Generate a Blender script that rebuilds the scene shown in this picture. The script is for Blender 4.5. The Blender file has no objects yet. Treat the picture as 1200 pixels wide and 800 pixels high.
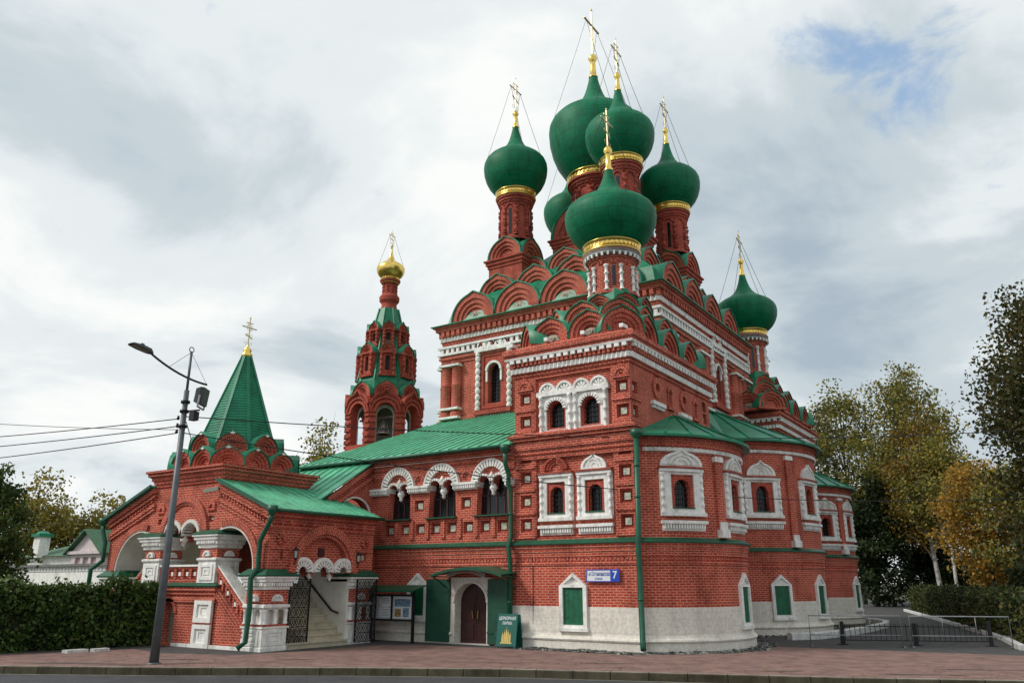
import bpy, math, random
import numpy as np
from mathutils import Vector
from mathutils.geometry import tessellate_polygon

random.seed(11)
rng = np.random.default_rng(5)
PI = math.pi
rad = math.radians
S = 1.2                      # plan units -> metres
SC = bpy.context.scene
COL = SC.collection

# ------------------------------------------------------------------ camera
cam = bpy.data.objects.new('camera', bpy.data.cameras.new('camera'))
COL.objects.link(cam)
cam.location = (10.026 * S, -21.677 * S, 1.9 * S)
cam.rotation_euler = (rad(90 + 16.83), 0, rad(33.5))
cam.data.sensor_width = 36
cam.data.lens = 27.9
cam.data.clip_start = 0.1
cam.data.clip_end = 3000
SC.camera = cam

# ------------------------------------------------------------------ world: overcast sky with broken cloud
SUN_EL, SUN_AZ = 42, 225     # azimuth: compass bearing the light comes from (x east, y north)
world = bpy.data.worlds.new('World')
SC.world = world
world.use_nodes = True
nt = world.node_tree
nt.nodes.clear()
N = nt.nodes.new
L = nt.links.new
out = N('ShaderNodeOutputWorld')
bg = N('ShaderNodeBackground')
bg.inputs['Strength'].default_value = 0.1
sky = N('ShaderNodeTexSky')
sky.sky_type = 'NISHITA'
sky.sun_disc = False
sky.sun_elevation = rad(SUN_EL)
sky.sun_rotation = rad(SUN_AZ)
tc = N('ShaderNodeTexCoord')
sep = N('ShaderNodeSeparateXYZ')
L(tc.outputs['Generated'], sep.inputs[0])
add = N('ShaderNodeMath'); add.operation = 'ADD'; add.inputs[1].default_value = 0.22
mx = N('ShaderNodeMath'); mx.operation = 'MAXIMUM'; mx.inputs[1].default_value = 0.0
L(sep.outputs[2], mx.inputs[0]); L(mx.outputs[0], add.inputs[0])
dv = N('ShaderNodeVectorMath'); dv.operation = 'DIVIDE'
cmb = N('ShaderNodeCombineXYZ')
for i in range(3):
    L(add.outputs[0], cmb.inputs[i])
L(tc.outputs['Generated'], dv.inputs[0]); L(cmb.outputs[0], dv.inputs[1])


def wnoise(scale, detail, rough, off, dist=0.0):
    mp = N('ShaderNodeMapping')
    mp.inputs['Location'].default_value = off
    mp.inputs['Scale'].default_value = (1, 1, 0.0)
    L(dv.outputs[0], mp.inputs['Vector'])
    n = N('ShaderNodeTexNoise')
    n.inputs['Scale'].default_value = scale
    n.inputs['Detail'].default_value = detail
    n.inputs['Roughness'].default_value = rough
    n.inputs['Distortion'].default_value = dist
    L(mp.outputs[0], n.inputs['Vector'])
    return n


def wramp(src, stops):
    r = N('ShaderNodeValToRGB')
    while len(r.color_ramp.elements) < len(stops):
        r.color_ramp.elements.new(0.5)
    for e, (p, c) in zip(r.color_ramp.elements, stops):
        e.position = p
        e.color = (*c, 1)
    r.color_ramp.interpolation = 'EASE'
    L(src, r.inputs[0])
    return r


n1 = wnoise(1.5, 9, 0.56, (3.1, 0.4, 0), 0.35)
n2 = wnoise(4.2, 8, 0.62, (8.7, 2.3, 0), 0.5)


def sky_dir(px, py):
    """world direction of a part of the sky (image position in a 1200 x 800 frame)"""
    f, p_, h_ = 930.0, rad(16.83), rad(33.5)
    x, y = px - 600.0, 400.0 - py
    fy, fz = f * math.cos(p_) - y * math.sin(p_), f * math.sin(p_) + y * math.cos(p_)
    v = Vector((x * math.cos(h_) - fy * math.sin(h_), x * math.sin(h_) + fy * math.cos(h_), fz))
    return v.normalized()


def blob(px, py, power, weight):
    d = N('ShaderNodeVectorMath'); d.operation = 'DOT_PRODUCT'
    nrm = N('ShaderNodeVectorMath'); nrm.operation = 'NORMALIZE'
    L(tc.outputs['Generated'], nrm.inputs[0])
    L(nrm.outputs[0], d.inputs[0]); d.inputs[1].default_value = sky_dir(px, py)
    c = N('ShaderNodeMath'); c.operation = 'MAXIMUM'; c.inputs[1].default_value = 0.0
    L(d.outputs['Value'], c.inputs[0])
    q = N('ShaderNodeMath'); q.operation = 'POWER'; q.inputs[1].default_value = power
    L(c.outputs[0], q.inputs[0])
    w = N('ShaderNodeMath'); w.operation = 'MULTIPLY'; w.inputs[1].default_value = weight
    L(q.outputs[0], w.inputs[0])
    return w.outputs[0]


def total(items):
    a = items[0]
    for b in items[1:]:
        m = N('ShaderNodeMath'); m.operation = 'ADD'
        L(a, m.inputs[0]); L(b, m.inputs[1])
        a = m.outputs[0]
    return a


# cloud banks: brighter and thinner, darker and thicker, and small breaks of blue
banks = total([n1.outputs[0], blob(250, 330, 40, .13), blob(600, 40, 30, .10), blob(980, 30, 60, .12), blob(30, 460, 120, .10), blob(560, 420, 160, .10),
               blob(1020, 270, 40, -.16), blob(420, 400, 260, -.13), blob(60, 400, 200, -.08), blob(320, 215, 90, -.07), blob(120, 90, 30, -.03)])
shade = wramp(banks, [(0.26, (2.35, 2.85, 3.3)), (0.42, (3.35, 3.8, 4.05)), (0.55, (4.6, 4.9, 5.0)), (0.70, (5.6, 5.7, 5.6))])
holes = total([n2.outputs[0], blob(955, 90, 320, -.175), blob(1085, 10, 300, -.20), blob(1070, 135, 500, -.17)])
cover = wramp(holes, [(0.16, (0.1, 0.1, 0.1)), (0.34, (1, 1, 1))])
blue = N('ShaderNodeMixRGB'); blue.inputs[0].default_value = 0.55
blue.inputs[2].default_value = (2.2, 3.3, 4.8, 1)
L(sky.outputs[0], blue.inputs[1])
mixc = N('ShaderNodeMixRGB')
L(cover.outputs[0], mixc.inputs[0]); L(blue.outputs[0], mixc.inputs[1]); L(shade.outputs[0], mixc.inputs[2])
L(mixc.outputs[0], bg.inputs[0]); L(bg.outputs[0], out.inputs[0])

sun = bpy.data.objects.new('sun', bpy.data.lights.new('sun', 'SUN'))
COL.objects.link(sun)
sun.data.energy = 1.5
sun.data.angle = rad(14)
sun.data.color = (1.0, 0.95, 0.88)
az = rad(SUN_AZ)
sd = Vector((math.sin(az) * math.cos(rad(SUN_EL)), math.cos(az) * math.cos(rad(SUN_EL)), math.sin(rad(SUN_EL))))
sun.rotation_euler = sd.to_track_quat('Z', 'Y').to_euler()
sun.location = (0, -60, 80)
SC.view_settings.view_transform = 'Standard'
SC.view_settings.look = 'None'
SC.view_settings.exposure = 0.8
SC.view_settings.gamma = 1.0


# ------------------------------------------------------------------ materials
def newmat(name):
    m = bpy.data.materials.new(name)
    m.use_nodes = True
    t = m.node_tree
    t.nodes.clear()
    o = t.nodes.new('ShaderNodeOutputMaterial')
    b = t.nodes.new('ShaderNodeBsdfPrincipled')
    t.links.new(b.outputs[0], o.inputs[0])
    return m, t, b


def nd(t, kind, **kw):
    n = t.nodes.new(kind)
    for k, v in kw.items():
        if k in n.inputs:
            n.inputs[k].default_value = v
        else:
            setattr(n, k, v)
    return n


def ramp(t, src, stops):
    r = t.nodes.new('ShaderNodeValToRGB')
    while len(r.color_ramp.elements) < len(stops):
        r.color_ramp.elements.new(0.5)
    for e, (p, c) in zip(r.color_ramp.elements, stops):
        e.position = p
        e.color = (*c, 1)
    t.links.new(src, r.inputs[0])
    return r


def mul(t, a, b, fac=1.0):
    m = t.nodes.new('ShaderNodeMixRGB')
    m.blend_type = 'MULTIPLY'
    m.inputs[0].default_value = fac
    t.links.new(a, m.inputs[1])
    t.links.new(b, m.inputs[2])
    return m


def plain(name, col, rough=0.6, metal=0.0, var=0.12, scale=3.0, bump=0.0, bscale=40, spec=0.5, coat=0.0, streak=0.0):
    m, t, b = newmat(name)
    geo = nd(t, 'ShaderNodeNewGeometry')
    n = nd(t, 'ShaderNodeTexNoise', Scale=scale, Detail=6.0, Roughness=0.65)
    t.links.new(geo.outputs['Position'], n.inputs['Vector'])
    lo = tuple(c * (1 - var * 1.6) for c in col)
    hi = tuple(min(1, c * (1 + var)) for c in col)
    r = ramp(t, n.outputs[0], [(0.3, lo), (0.55, col), (0.75, hi)])
    t.links.new(r.outputs[0], b.inputs['Base Color'])
    if streak:
        mp = nd(t, 'ShaderNodeMapping')
        mp.inputs['Scale'].default_value = (2.6, 2.6, 0.35)
        t.links.new(geo.outputs['Position'], mp.inputs['Vector'])
        n4 = nd(t, 'ShaderNodeTexNoise', Scale=1.0, Detail=8.0, Roughness=0.7)
        t.links.new(mp.outputs[0], n4.inputs['Vector'])
        r4 = ramp(t, n4.outputs[0], [(0.33, (1 - streak, 1 - streak * 1.02, 1 - streak * 1.08)), (0.50, (1, 1, 1))])
        q = mul(t, r.outputs[0], r4.outputs[0])
        t.links.new(q.outputs[0], b.inputs['Base Color'])
    b.inputs['Roughness'].default_value = rough
    b.inputs['Metallic'].default_value = metal
    b.inputs['Specular IOR Level'].default_value = spec
    if coat:
        b.inputs['Coat Weight'].default_value = coat
    if bump:
        n2 = nd(t, 'ShaderNodeTexNoise', Scale=bscale, Detail=4.0)
        t.links.new(geo.outputs['Position'], n2.inputs['Vector'])
        bp = nd(t, 'ShaderNodeBump', Strength=bump, Distance=0.02)
        t.links.new(n2.outputs[0], bp.inputs['Height'])
        t.links.new(bp.outputs[0], b.inputs['Normal'])
    return m


def bricks(name, c1, c2, mortar, bw, rh, ms, rough=0.85, bump=0.5, dirt=0.35, dirtcol=(0.45, 0.4, 0.38), bias=0.0):
    m, t, b = newmat(name)
    uv = nd(t, 'ShaderNodeUVMap')
    geo = nd(t, 'ShaderNodeNewGeometry')
    br = nd(t, 'ShaderNodeTexBrick', Scale=1.0)
    br.inputs['Color1'].default_value = (*c1, 1)
    br.inputs['Color2'].default_value = (*c2, 1)
    br.inputs['Mortar'].default_value = (*mortar, 1)
    br.inputs['Mortar Size'].default_value = ms
    br.inputs['Mortar Smooth'].default_value = 0.25
    br.inputs['Brick Width'].default_value = bw
    br.inputs['Row Height'].default_value = rh
    br.inputs['Bias'].default_value = bias
    # slight wobble so courses are not ruler straight
    wn = nd(t, 'ShaderNodeTexNoise', Scale=1.7, Detail=2.0)
    t.links.new(geo.outputs['Position'], wn.inputs['Vector'])
    sub = nd(t, 'ShaderNodeVectorMath', operation='SUBTRACT'); sub.inputs[1].default_value = (0.5, 0.5, 0.5)
    t.links.new(wn.outputs['Color'], sub.inputs[0])
    scl = nd(t, 'ShaderNodeVectorMath', operation='SCALE'); scl.inputs['Scale'].default_value = 0.035
    t.links.new(sub.outputs[0], scl.inputs[0])
    ad = nd(t, 'ShaderNodeVectorMath', operation='ADD')
    t.links.new(uv.outputs[0], ad.inputs[0]); t.links.new(scl.outputs[0], ad.inputs[1])
    t.links.new(ad.outputs[0], br.inputs['Vector'])
    n = nd(t, 'ShaderNodeTexNoise', Scale=0.9, Detail=8.0, Roughness=0.7)
    t.links.new(geo.outputs['Position'], n.inputs['Vector'])
    r = ramp(t, n.outputs[0], [(0.32, tuple(1 - dirt * (1 - d) * 1.7 for d in dirtcol)), (0.56, (1, 1, 1)), (0.75, (1.0, 1.0, 1.0))])
    n3 = nd(t, 'ShaderNodeTexNoise', Scale=9.0, Detail=5.0, Roughness=0.7)
    t.links.new(geo.outputs['Position'], n3.inputs['Vector'])
    r3 = ramp(t, n3.outputs[0], [(0.3, (0.74, 0.72, 0.72)), (0.6, (1, 1, 1))])
    mp = nd(t, 'ShaderNodeMapping')
    mp.inputs['Scale'].default_value = (1.6, 1.6, 0.16)
    t.links.new(geo.outputs['Position'], mp.inputs['Vector'])
    n4 = nd(t, 'ShaderNodeTexNoise', Scale=1.0, Detail=7.0, Roughness=0.68)
    t.links.new(mp.outputs[0], n4.inputs['Vector'])
    r4 = ramp(t, n4.outputs[0], [(0.34, tuple(1 - dirt * .95 * (1 - d * .55) for d in dirtcol)), (0.50, (1, 1, 1)), (0.72, (1.0, 1.0, 1.0))])
    q = mul(t, br.outputs['Color'], r.outputs[0])
    q = mul(t, q.outputs[0], r4.outputs[0])
    q = mul(t, q.outputs[0], r3.outputs[0])
    t.links.new(q.outputs[0], b.inputs['Base Color'])
    b.inputs['Roughness'].default_value = rough
    b.inputs['Specular IOR Level'].default_value = 0.25
    bp = nd(t, 'ShaderNodeBump', Strength=bump, Distance=0.012)
    inv = nd(t, 'ShaderNodeMath', operation='SUBTRACT'); inv.inputs[0].default_value = 1.0
    t.links.new(br.outputs['Fac'], inv.inputs[1])
    t.links.new(inv.outputs[0], bp.inputs['Height'])
    t.links.new(bp.outputs[0], b.inputs['Normal'])
    return m


BRICK = bricks('painted_red_brick', (0.57, 0.084, 0.046), (0.42, 0.053, 0.031), (0.72, 0.33, 0.235), 0.20, 0.075, 0.0110, dirt=.42)
BRICKD = bricks('plain_red_brick', (0.53, 0.078, 0.046), (0.40, 0.050, 0.031), (0.52, 0.19, 0.135), 0.19, 0.075, 0.010, dirt=.42)
STONE = bricks('whitewashed_stone', (0.80, 0.76, 0.68), (0.76, 0.72, 0.64), (0.64, 0.60, 0.53), 1.0, 0.19, 0.005, bump=0.2, dirt=0.16)
WHITE = plain('white_lime_paint', (0.83, 0.82, 0.78), 0.8, var=0.14, scale=5, bump=0.2, streak=.34)
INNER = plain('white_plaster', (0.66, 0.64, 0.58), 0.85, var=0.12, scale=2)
GREEN = plain('green_painted_roof_metal', (0.008, 0.205, 0.105), 0.42, var=0.25, scale=1.6, bump=.3, bscale=2.5, spec=.35, streak=.35)
GREENL = plain('skylit_green_roof_metal', (0.105, 0.45, 0.262), 0.45, var=0.2, scale=1.3, bump=.3, bscale=1.6, streak=.3)  # paler than the other roofs: grazing sky gloss put into the base colour
GREEND = plain('dark_green_paint', (0.012, 0.075, 0.045), 0.45, var=0.2)
GREENP = plain('green_pipe_paint', (0.006, 0.088, 0.045), 0.42, var=0.25)
SHUT = plain('green_shutter_paint', (0.004, 0.115, 0.050), 0.5, var=0.25, scale=4)
DOME = bricks('deep_green_dome_metal', (0.0012, 0.195, 0.088), (0.0010, 0.172, 0.077), (0.0005, 0.085, 0.038), 1.05, .52, .012, rough=.55, bump=.35, dirt=.4, dirtcol=(.3, .5, .4))
DOME.node_tree.nodes['Principled BSDF'].inputs['Specular IOR Level'].default_value = .22
GOLD = plain('gilded_metal', (0.86, 0.60, 0.16), 0.28, 1.0, var=0.12, scale=6)
GOLDC = plain('weathered_gilt', (0.66, 0.54, 0.32), 0.42, 1.0, var=0.15, scale=8)
IRON = plain('black_iron', (0.012, 0.012, 0.013), 0.5, 0.3)
GLASS = plain('dark_window_glass', (0.012, 0.013, 0.016), 0.12, var=0.05)
DARK = plain('dark_interior', (0.03, 0.025, 0.022), 0.9)
TILE = plain('glazed_ceramic_tile', (0.50, 0.52, 0.42), 0.35, var=0.45, scale=9)
TILED = plain('aged_ceramic_relief', (0.36, 0.34, 0.24), 0.5, var=0.5, scale=7)
WOOD = plain('dark_brown_door_wood', (0.045, 0.012, 0.010), 0.45, var=0.35, scale=6)
STEP = plain('worn_limestone_steps', (0.50, 0.45, 0.33), 0.85, var=0.18, scale=2.2, bump=0.15)
GREY = plain('grey_galvanised_steel', (0.33, 0.34, 0.35), 0.5, 0.6, var=0.15)
POLE = plain('grey_painted_pole', (0.10, 0.11, 0.12), 0.5, 0.2, var=0.2)
LAMPM = plain('dark_grey_lamp_housing', (0.022, 0.024, 0.027), 0.45)
LENS = plain('lamp_lens', (0.30, 0.28, 0.25), 0.2)
GREYST = plain('grey_stucco_cornice', (0.17, 0.17, 0.16), 0.8, var=0.25)
BRASS = plain('brass', (0.55, 0.38, 0.14), 0.35, 1.0)


# ------------------------------------------------------------------ mesh builder
class MB:
    def __init__(self):
        self.V = []; self.F = []; self.UV = []; self.SM = []; self.idx = {}

    def v(self, p):
        k = (round(p[0], 4), round(p[1], 4), round(p[2], 4))
        i = self.idx.get(k)
        if i is None:
            i = len(self.V)
            self.idx[k] = i
            self.V.append(k)
        return i

    def face(self, pts, uvs=None, smooth=False):
        ids = [self.v(p) for p in pts]
        keep = []
        for j, i in enumerate(ids):
            if i != ids[j - 1] and i not in [k for k, _ in keep]:
                keep.append((i, j))
        if len(keep) < 3:
            return
        if uvs is None:
            a, b, c = (Vector(pts[k[1]]) for k in (keep[0], keep[1], keep[2]))
            n = (b - a).cross(c - a)
            if n.length > 0:
                n.normalize()
            if abs(n.z) > 0.9:
                uvs = [(p[0], p[1]) for p in pts]
            else:
                tx, ty = -n.y, n.x
                ln = math.hypot(tx, ty) or 1
                tx /= ln; ty /= ln
                hs = math.sqrt(max(1e-6, 1 - n.z * n.z))
                uvs = [(p[0] * tx + p[1] * ty, p[2] / hs) for p in pts]
        self.F.append([i for i, _ in keep])
        self.UV.append([uvs[j] for _, j in keep])
        self.SM.append(smooth)

    def build(self, name, mat, parent=None, loc=None):
        me = bpy.data.meshes.new(name)
        if parent is not None:
            lo = ORIGIN[parent.name]
        else:
            lo = loc or (0, 0, 0)
        me.from_pydata([((p[0] - lo[0]) * S, (p[1] - lo[1]) * S, (p[2] - lo[2]) * S) for p in self.V], [], self.F)
        uvl = me.uv_layers.new(name='UVMap')
        flat = []
        for u in self.UV:
            for a in u:
                flat.extend(a)
        uvl.data.foreach_set('uv', flat)
        me.polygons.foreach_set('use_smooth', self.SM)
        me.materials.append(mat)
        me.update()
        o = bpy.data.objects.new(name, me)
        COL.objects.link(o)
        if parent is not None:
            o.parent = parent
        else:
            o.location = (lo[0] * S, lo[1] * S, lo[2] * S)
        ORIGIN[o.name] = lo
        return o


ORIGIN = {}


def tag(o, label=None, cat=None, group=None, kind=None):
    if label: o['label'] = label
    if cat: o['category'] = cat
    if group: o['group'] = group
    if kind: o['kind'] = kind
    return o


def thing(name, loc, label, cat, group=None):
    o = bpy.data.objects.new(name, None)
    COL.objects.link(o)
    o.empty_display_size = 0.3
    o.location = (loc[0] * S, loc[1] * S, loc[2] * S)
    ORIGIN[o.name] = tuple(loc)
    return tag(o, label, cat, group)


# wall maps: local (s along the wall to the right seen from outside, d outward, z) -> plan coordinates
def flat(ox, oy, ang):
    c, s_ = math.cos(rad(ang)), math.sin(rad(ang))
    return lambda s, d, z: (ox + c * s + s_ * d, oy + s_ * s - c * d, z)


def curved(cx, cy, r, a0):
    def f(s, d, z):
        t = rad(a0) + s / r
        return (cx + (r + d) * math.cos(t), cy + (r + d) * math.sin(t), z)
    return f


def box(mb, m, s0, s1, d0, d1, z0, z1, ns=1):
    for k in range(ns):
        a = s0 + (s1 - s0) * k / ns
        b = s0 + (s1 - s0) * (k + 1) / ns
        mb.face([m(a, d1, z0), m(b, d1, z0), m(b, d1, z1), m(a, d1, z1)], [(a, z0), (b, z0), (b, z1), (a, z1)])
        mb.face([m(a, d0, z0), m(a, d0, z1), m(b, d0, z1), m(b, d0, z0)], [(a, z0), (a, z1), (b, z1), (b, z0)])
        mb.face([m(a, d1, z1), m(b, d1, z1), m(b, d0, z1), m(a, d0, z1)], [(a, d1), (b, d1), (b, d0), (a, d0)])
        mb.face([m(a, d0, z0), m(b, d0, z0), m(b, d1, z0), m(a, d1, z0)], [(a, d0), (b, d0), (b, d1), (a, d1)])
    mb.face([m(s0, d0, z0), m(s0, d1, z0), m(s0, d1, z1), m(s0, d0, z1)], [(d0, z0), (d1, z0), (d1, z1), (d0, z1)])
    mb.face([m(s1, d1, z0), m(s1, d0, z0), m(s1, d0, z1), m(s1, d1, z1)], [(d1, z0), (d0, z0), (d0, z1), (d1, z1)])


W0 = flat(0, 0, 0)


def wbox(mb, x0, x1, y0, y1, z0, z1):
    box(mb, lambda s, d, z: (s, d, z), x0, x1, y1, y0, z0, z1)


def rev(pts):
    return list(reversed(pts))


def arc_outline(s0, s1, z0, zs, rise=None, n=12):
    """closed outline of an arched opening, counter-clockwise from bottom left"""
    c = (s0 + s1) / 2
    r = (s1 - s0) / 2
    h = r if rise is None else rise
    p = [(s0, z0), (s1, z0)]
    for k in range(n + 1):
        t = PI * k / n
        p.append((c + r * math.cos(t), zs + h * math.sin(t)))
    return p


def rect(s0, s1, z0, z1):
    return [(s0, z0), (s1, z0), (s1, z1), (s0, z1)]


def poly_wall(mb, m, outer, holes=(), d=0.0, depth=0.25, edge=0.0):
    loops = [[Vector((p[0], p[1], 0)) for p in outer]] + [[Vector((p[0], p[1], 0)) for p in h] for h in holes]
    allp = [p for lp in loops for p in lp]
    for tri in tessellate_polygon(loops):
        a, b, c = (allp[i] for i in tri)
        if (b - a).cross(c - a).z < 0:
            b, c = c, b
        mb.face([m(p.x, d, p.y) for p in (a, b, c)], [(p.x, p.y) for p in (a, b, c)])
    for h, dp in [(h, depth) for h in holes] + ([(rev(outer), edge)] if edge else []):
        acc = 0
        for i in range(len(h)):
            a, b = h[i], h[(i + 1) % len(h)]
            ln = math.hypot(b[0] - a[0], b[1] - a[1])
            vert = abs(b[0] - a[0]) < 1e-6
            u = [(0, a[1]), (dp, a[1]), (dp, b[1]), (0, b[1])] if vert else [(acc, 0), (acc, dp), (acc + ln, dp), (acc + ln, 0)]
            mb.face([m(a[0], d, a[1]), m(a[0], d - dp, a[1]), m(b[0], d - dp, b[1]), m(b[0], d, b[1])], u)
            acc += ln


def grid_wall(mb, m, s0, s1, z0, z1, holes=(), d=0.0, depth=0.25, step=0.25):
    """curved wall with arched openings (sa, sb, za, zb, arched)"""
    ss = {round(s0, 4), round(s1, 4)}
    n = max(1, int((s1 - s0) / step))
    for k in range(n + 1):
        ss.add(round(s0 + (s1 - s0) * k / n, 4))
    zs = {z0, z1}
    for h in holes:
        for k in range(9):
            ss.add(round(h[0] + (h[1] - h[0]) * k / 8, 4))
        zs |= {h[2], h[3]}
    ss = sorted(ss); zs = sorted(zs)
    for i in range(len(ss) - 1):
        for j in range(len(zs) - 1):
            a, b, lo, hi = ss[i], ss[i + 1], zs[j], zs[j + 1]
            if b - a < 1e-4: continue
            mid, mz = (a + b) / 2, (lo + hi) / 2
            if any(h[0] < mid < h[1] and h[2] < mz < h[3] for h in holes):
                continue
            mb.face([m(a, d, lo), m(b, d, lo), m(b, d, hi), m(a, d, hi)], [(a, lo), (b, lo), (b, hi), (a, hi)])
    for sa, sb, za, zb, arched in holes:
        c = (sa + sb) / 2; r = (sb - sa) / 2
        pts = [round(sa + (sb - sa) * k / 8, 4) for k in range(9)]
        top = [(p, zb - r + math.sqrt(max(0, r * r - (p - c) ** 2)) if arched else zb) for p in pts]
        for (p, q), (p2, q2) in zip(top[:-1], top[1:]):
            if arched:
                mb.face([m(p, d, q), m(p2, d, q2), m(p2, d, zb), m(p, d, zb)], [(p, q), (p2, q2), (p2, zb), (p, zb)])
            mb.face([m(p, d, q), m(p, d - depth, q), m(p2, d - depth, q2), m(p2, d, q2)], [(p, 0), (p, depth), (p2, depth), (p2, 0)])
            mb.face([m(p, d, za), m(p2, d, za), m(p2, d - depth, za), m(p, d - depth, za)], [(p, 0), (p2, 0), (p2, depth), (p, depth)])
        for x in (sa, sb):
            zt = zb - r if arched else zb
            mb.face([m(x, d, za), m(x, d - depth, za), m(x, d - depth, zt), m(x, d, zt)], [(0, za), (depth, za), (depth, zt), (0, zt)])


def sweep(mb, pts, prof, closed=False, cap=True, smooth=False):
    """profile [(outward, z)] carried along a plan path, mitred at corners"""
    n = len(pts)
    off = []
    for i in range(n):
        def nrm(a, b):
            dx, dy = b[0] - a[0], b[1] - a[1]
            l_ = math.hypot(dx, dy) or 1
            return (dy / l_, -dx / l_)
        if closed or 0 < i < n - 1:
            n1 = nrm(pts[i - 1], pts[i]); n2 = nrm(pts[i], pts[(i + 1) % n])
            k = 1 + n1[0] * n2[0] + n1[1] * n2[1]
            k = max(k, 0.35)
            off.append(((n1[0] + n2[0]) / k, (n1[1] + n2[1]) / k))
        elif i == 0:
            off.append(nrm(pts[0], pts[1]))
        else:
            off.append(nrm(pts[-2], pts[-1]))
    acc = [0]
    for i in range(n):
        j = (i + 1) % n
        acc.append(acc[-1] + math.hypot(pts[j][0] - pts[i][0], pts[j][1] - pts[i][1]))
    tl = [0]
    for a, b in zip(prof[:-1], prof[1:]):
        tl.append(tl[-1] + math.hypot(b[0] - a[0], b[1] - a[1]))
    P = lambda i, q: (pts[i][0] + off[i][0] * q[0], pts[i][1] + off[i][1] * q[0], q[1])
    for i in range(n if closed else n - 1):
        j = (i + 1) % n
        for k in range(len(prof) - 1):
            mb.face([P(i, prof[k]), P(j, prof[k]), P(j, prof[k + 1]), P(i, prof[k + 1])],
                    [(acc[i], prof[0][1] + tl[k]), (acc[i + 1], prof[0][1] + tl[k]), (acc[i + 1], prof[0][1] + tl[k + 1]), (acc[i], prof[0][1] + tl[k + 1])], smooth)
    if cap and not closed:
        d0 = min(p[0] for p in prof)
        q = list(prof)
        if q[0][0] > d0 + 1e-6: q = [(d0, q[0][1])] + q
        if q[-1][0] > d0 + 1e-6: q = q + [(d0, q[-1][1])]
        mb.face(rev([P(0, a) for a in q]))
        mb.face([P(n - 1, a) for a in q])


def lathe(mb, cx, cy, prof, n=32, a0=0.0, a1=2 * PI, smooth=True, ref=None):
    tl = [0]
    for a, b in zip(prof[:-1], prof[1:]):
        tl.append(tl[-1] + math.hypot(b[0] - a[0], b[1] - a[1]))
    rr = ref or max(p[0] for p in prof)
    for k in range(n):
        t0 = a0 + (a1 - a0) * k / n
        t1 = a0 + (a1 - a0) * (k + 1) / n
        for j in range(len(prof) - 1):
            (r0, z0), (r1, z1) = prof[j], prof[j + 1]
            mb.face([(cx + r0 * math.cos(t0), cy + r0 * math.sin(t0), z0), (cx + r0 * math.cos(t1), cy + r0 * math.sin(t1), z0),
                     (cx + r1 * math.cos(t1), cy + r1 * math.sin(t1), z1), (cx + r1 * math.cos(t0), cy + r1 * math.sin(t0), z1)],
                    [(t0 * rr, prof[0][1] + tl[j]), (t1 * rr, prof[0][1] + tl[j]), (t1 * rr, prof[0][1] + tl[j + 1]), (t0 * rr, prof[0][1] + tl[j + 1])], smooth)


def tube(mb, pts, r, n=6, cap=True, r1=None):
    P = [Vector(p) for p in pts]
    rings = []
    up = None
    for i, p in enumerate(P):
        t = (P[min(i + 1, len(P) - 1)] - P[max(i - 1, 0)]).normalized()
        ref = Vector((0, 0, 1)) if abs(t.z) < 0.9 else Vector((1, 0, 0))
        if up is None:
            a = t.cross(ref).normalized()
        else:
            a = (up - t * up.dot(t)).normalized()
        up = a
        b = t.cross(a)
        q = r if r1 is None else r + (r1 - r) * i / (len(P) - 1)
        rings.append([tuple(p + (a * math.cos(2 * PI * k / n) + b * math.sin(2 * PI * k / n)) * q) for k in range(n)])
    for A, B in zip(rings[:-1], rings[1:]):
        for k in range(n):
            mb.face([A[k], A[(k + 1) % n], B[(k + 1) % n], B[k]], None, n > 5)
    if cap:
        mb.face(rev(rings[0])); mb.face(rings[-1])


def bar(mb, a, b, w, h=None):
    """square bar between two points"""
    h = h or w
    a, b = Vector(a), Vector(b)
    t = (b - a).normalized()
    ref = Vector((0, 0, 1)) if abs(t.z) < 0.95 else Vector((1, 0, 0))
    s_ = t.cross(ref).normalized() * (w / 2)
    u = s_.cross(t).normalized() * (h / 2)
    q = [(-s_ - u), (s_ - u), (s_ + u), (-s_ + u)]
    A = [tuple(a + k) for k in q]; B = [tuple(b + k) for k in q]
    for k in range(4):
        mb.face([A[k], A[(k + 1) % 4], B[(k + 1) % 4], B[k]])
    mb.face(rev(A)); mb.face(B)


def slab(mb, pts, t):
    """planar polygon given a thickness downwards"""
    dn = [(p[0], p[1], p[2] - t) for p in pts]
    mb.face(pts); mb.face(rev(dn))
    for i in range(len(pts)):
        j = (i + 1) % len(pts)
        mb.face([dn[i], dn[j], pts[j], pts[i]])


def keel(w, tip, stilt, n=18):
    """keel-arch outline from left foot to right foot, origin at base centre"""
    r = w / 2
    p = [(-r, 0.0)]
    for k in range(n + 1):
        t = PI - PI * k / n
        e = math.exp(-((t - PI / 2) / 0.15) ** 2)
        p.append((r * math.cos(t), stilt + r * math.sin(t) + tip * e))
    p.append((r, 0.0))
    return p


def scaled(pts, k, stilt, tip_cut=0.0):
    return [(a * k, b * k if b <= 0 else (b - stilt) * k + stilt if b > stilt else b) for a, b in pts]


def dents(mb, m, s0, s1, d0, d1, z0, z1, pitch, duty=0.5):
    n = max(1, int(round((s1 - s0) / pitch)))
    p = (s1 - s0) / n
    for k in range(n):
        a = s0 + p * (k + 0.5 - duty / 2)
        box(mb, m, a, a + p * duty, d0, d1, z0, z1)


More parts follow.
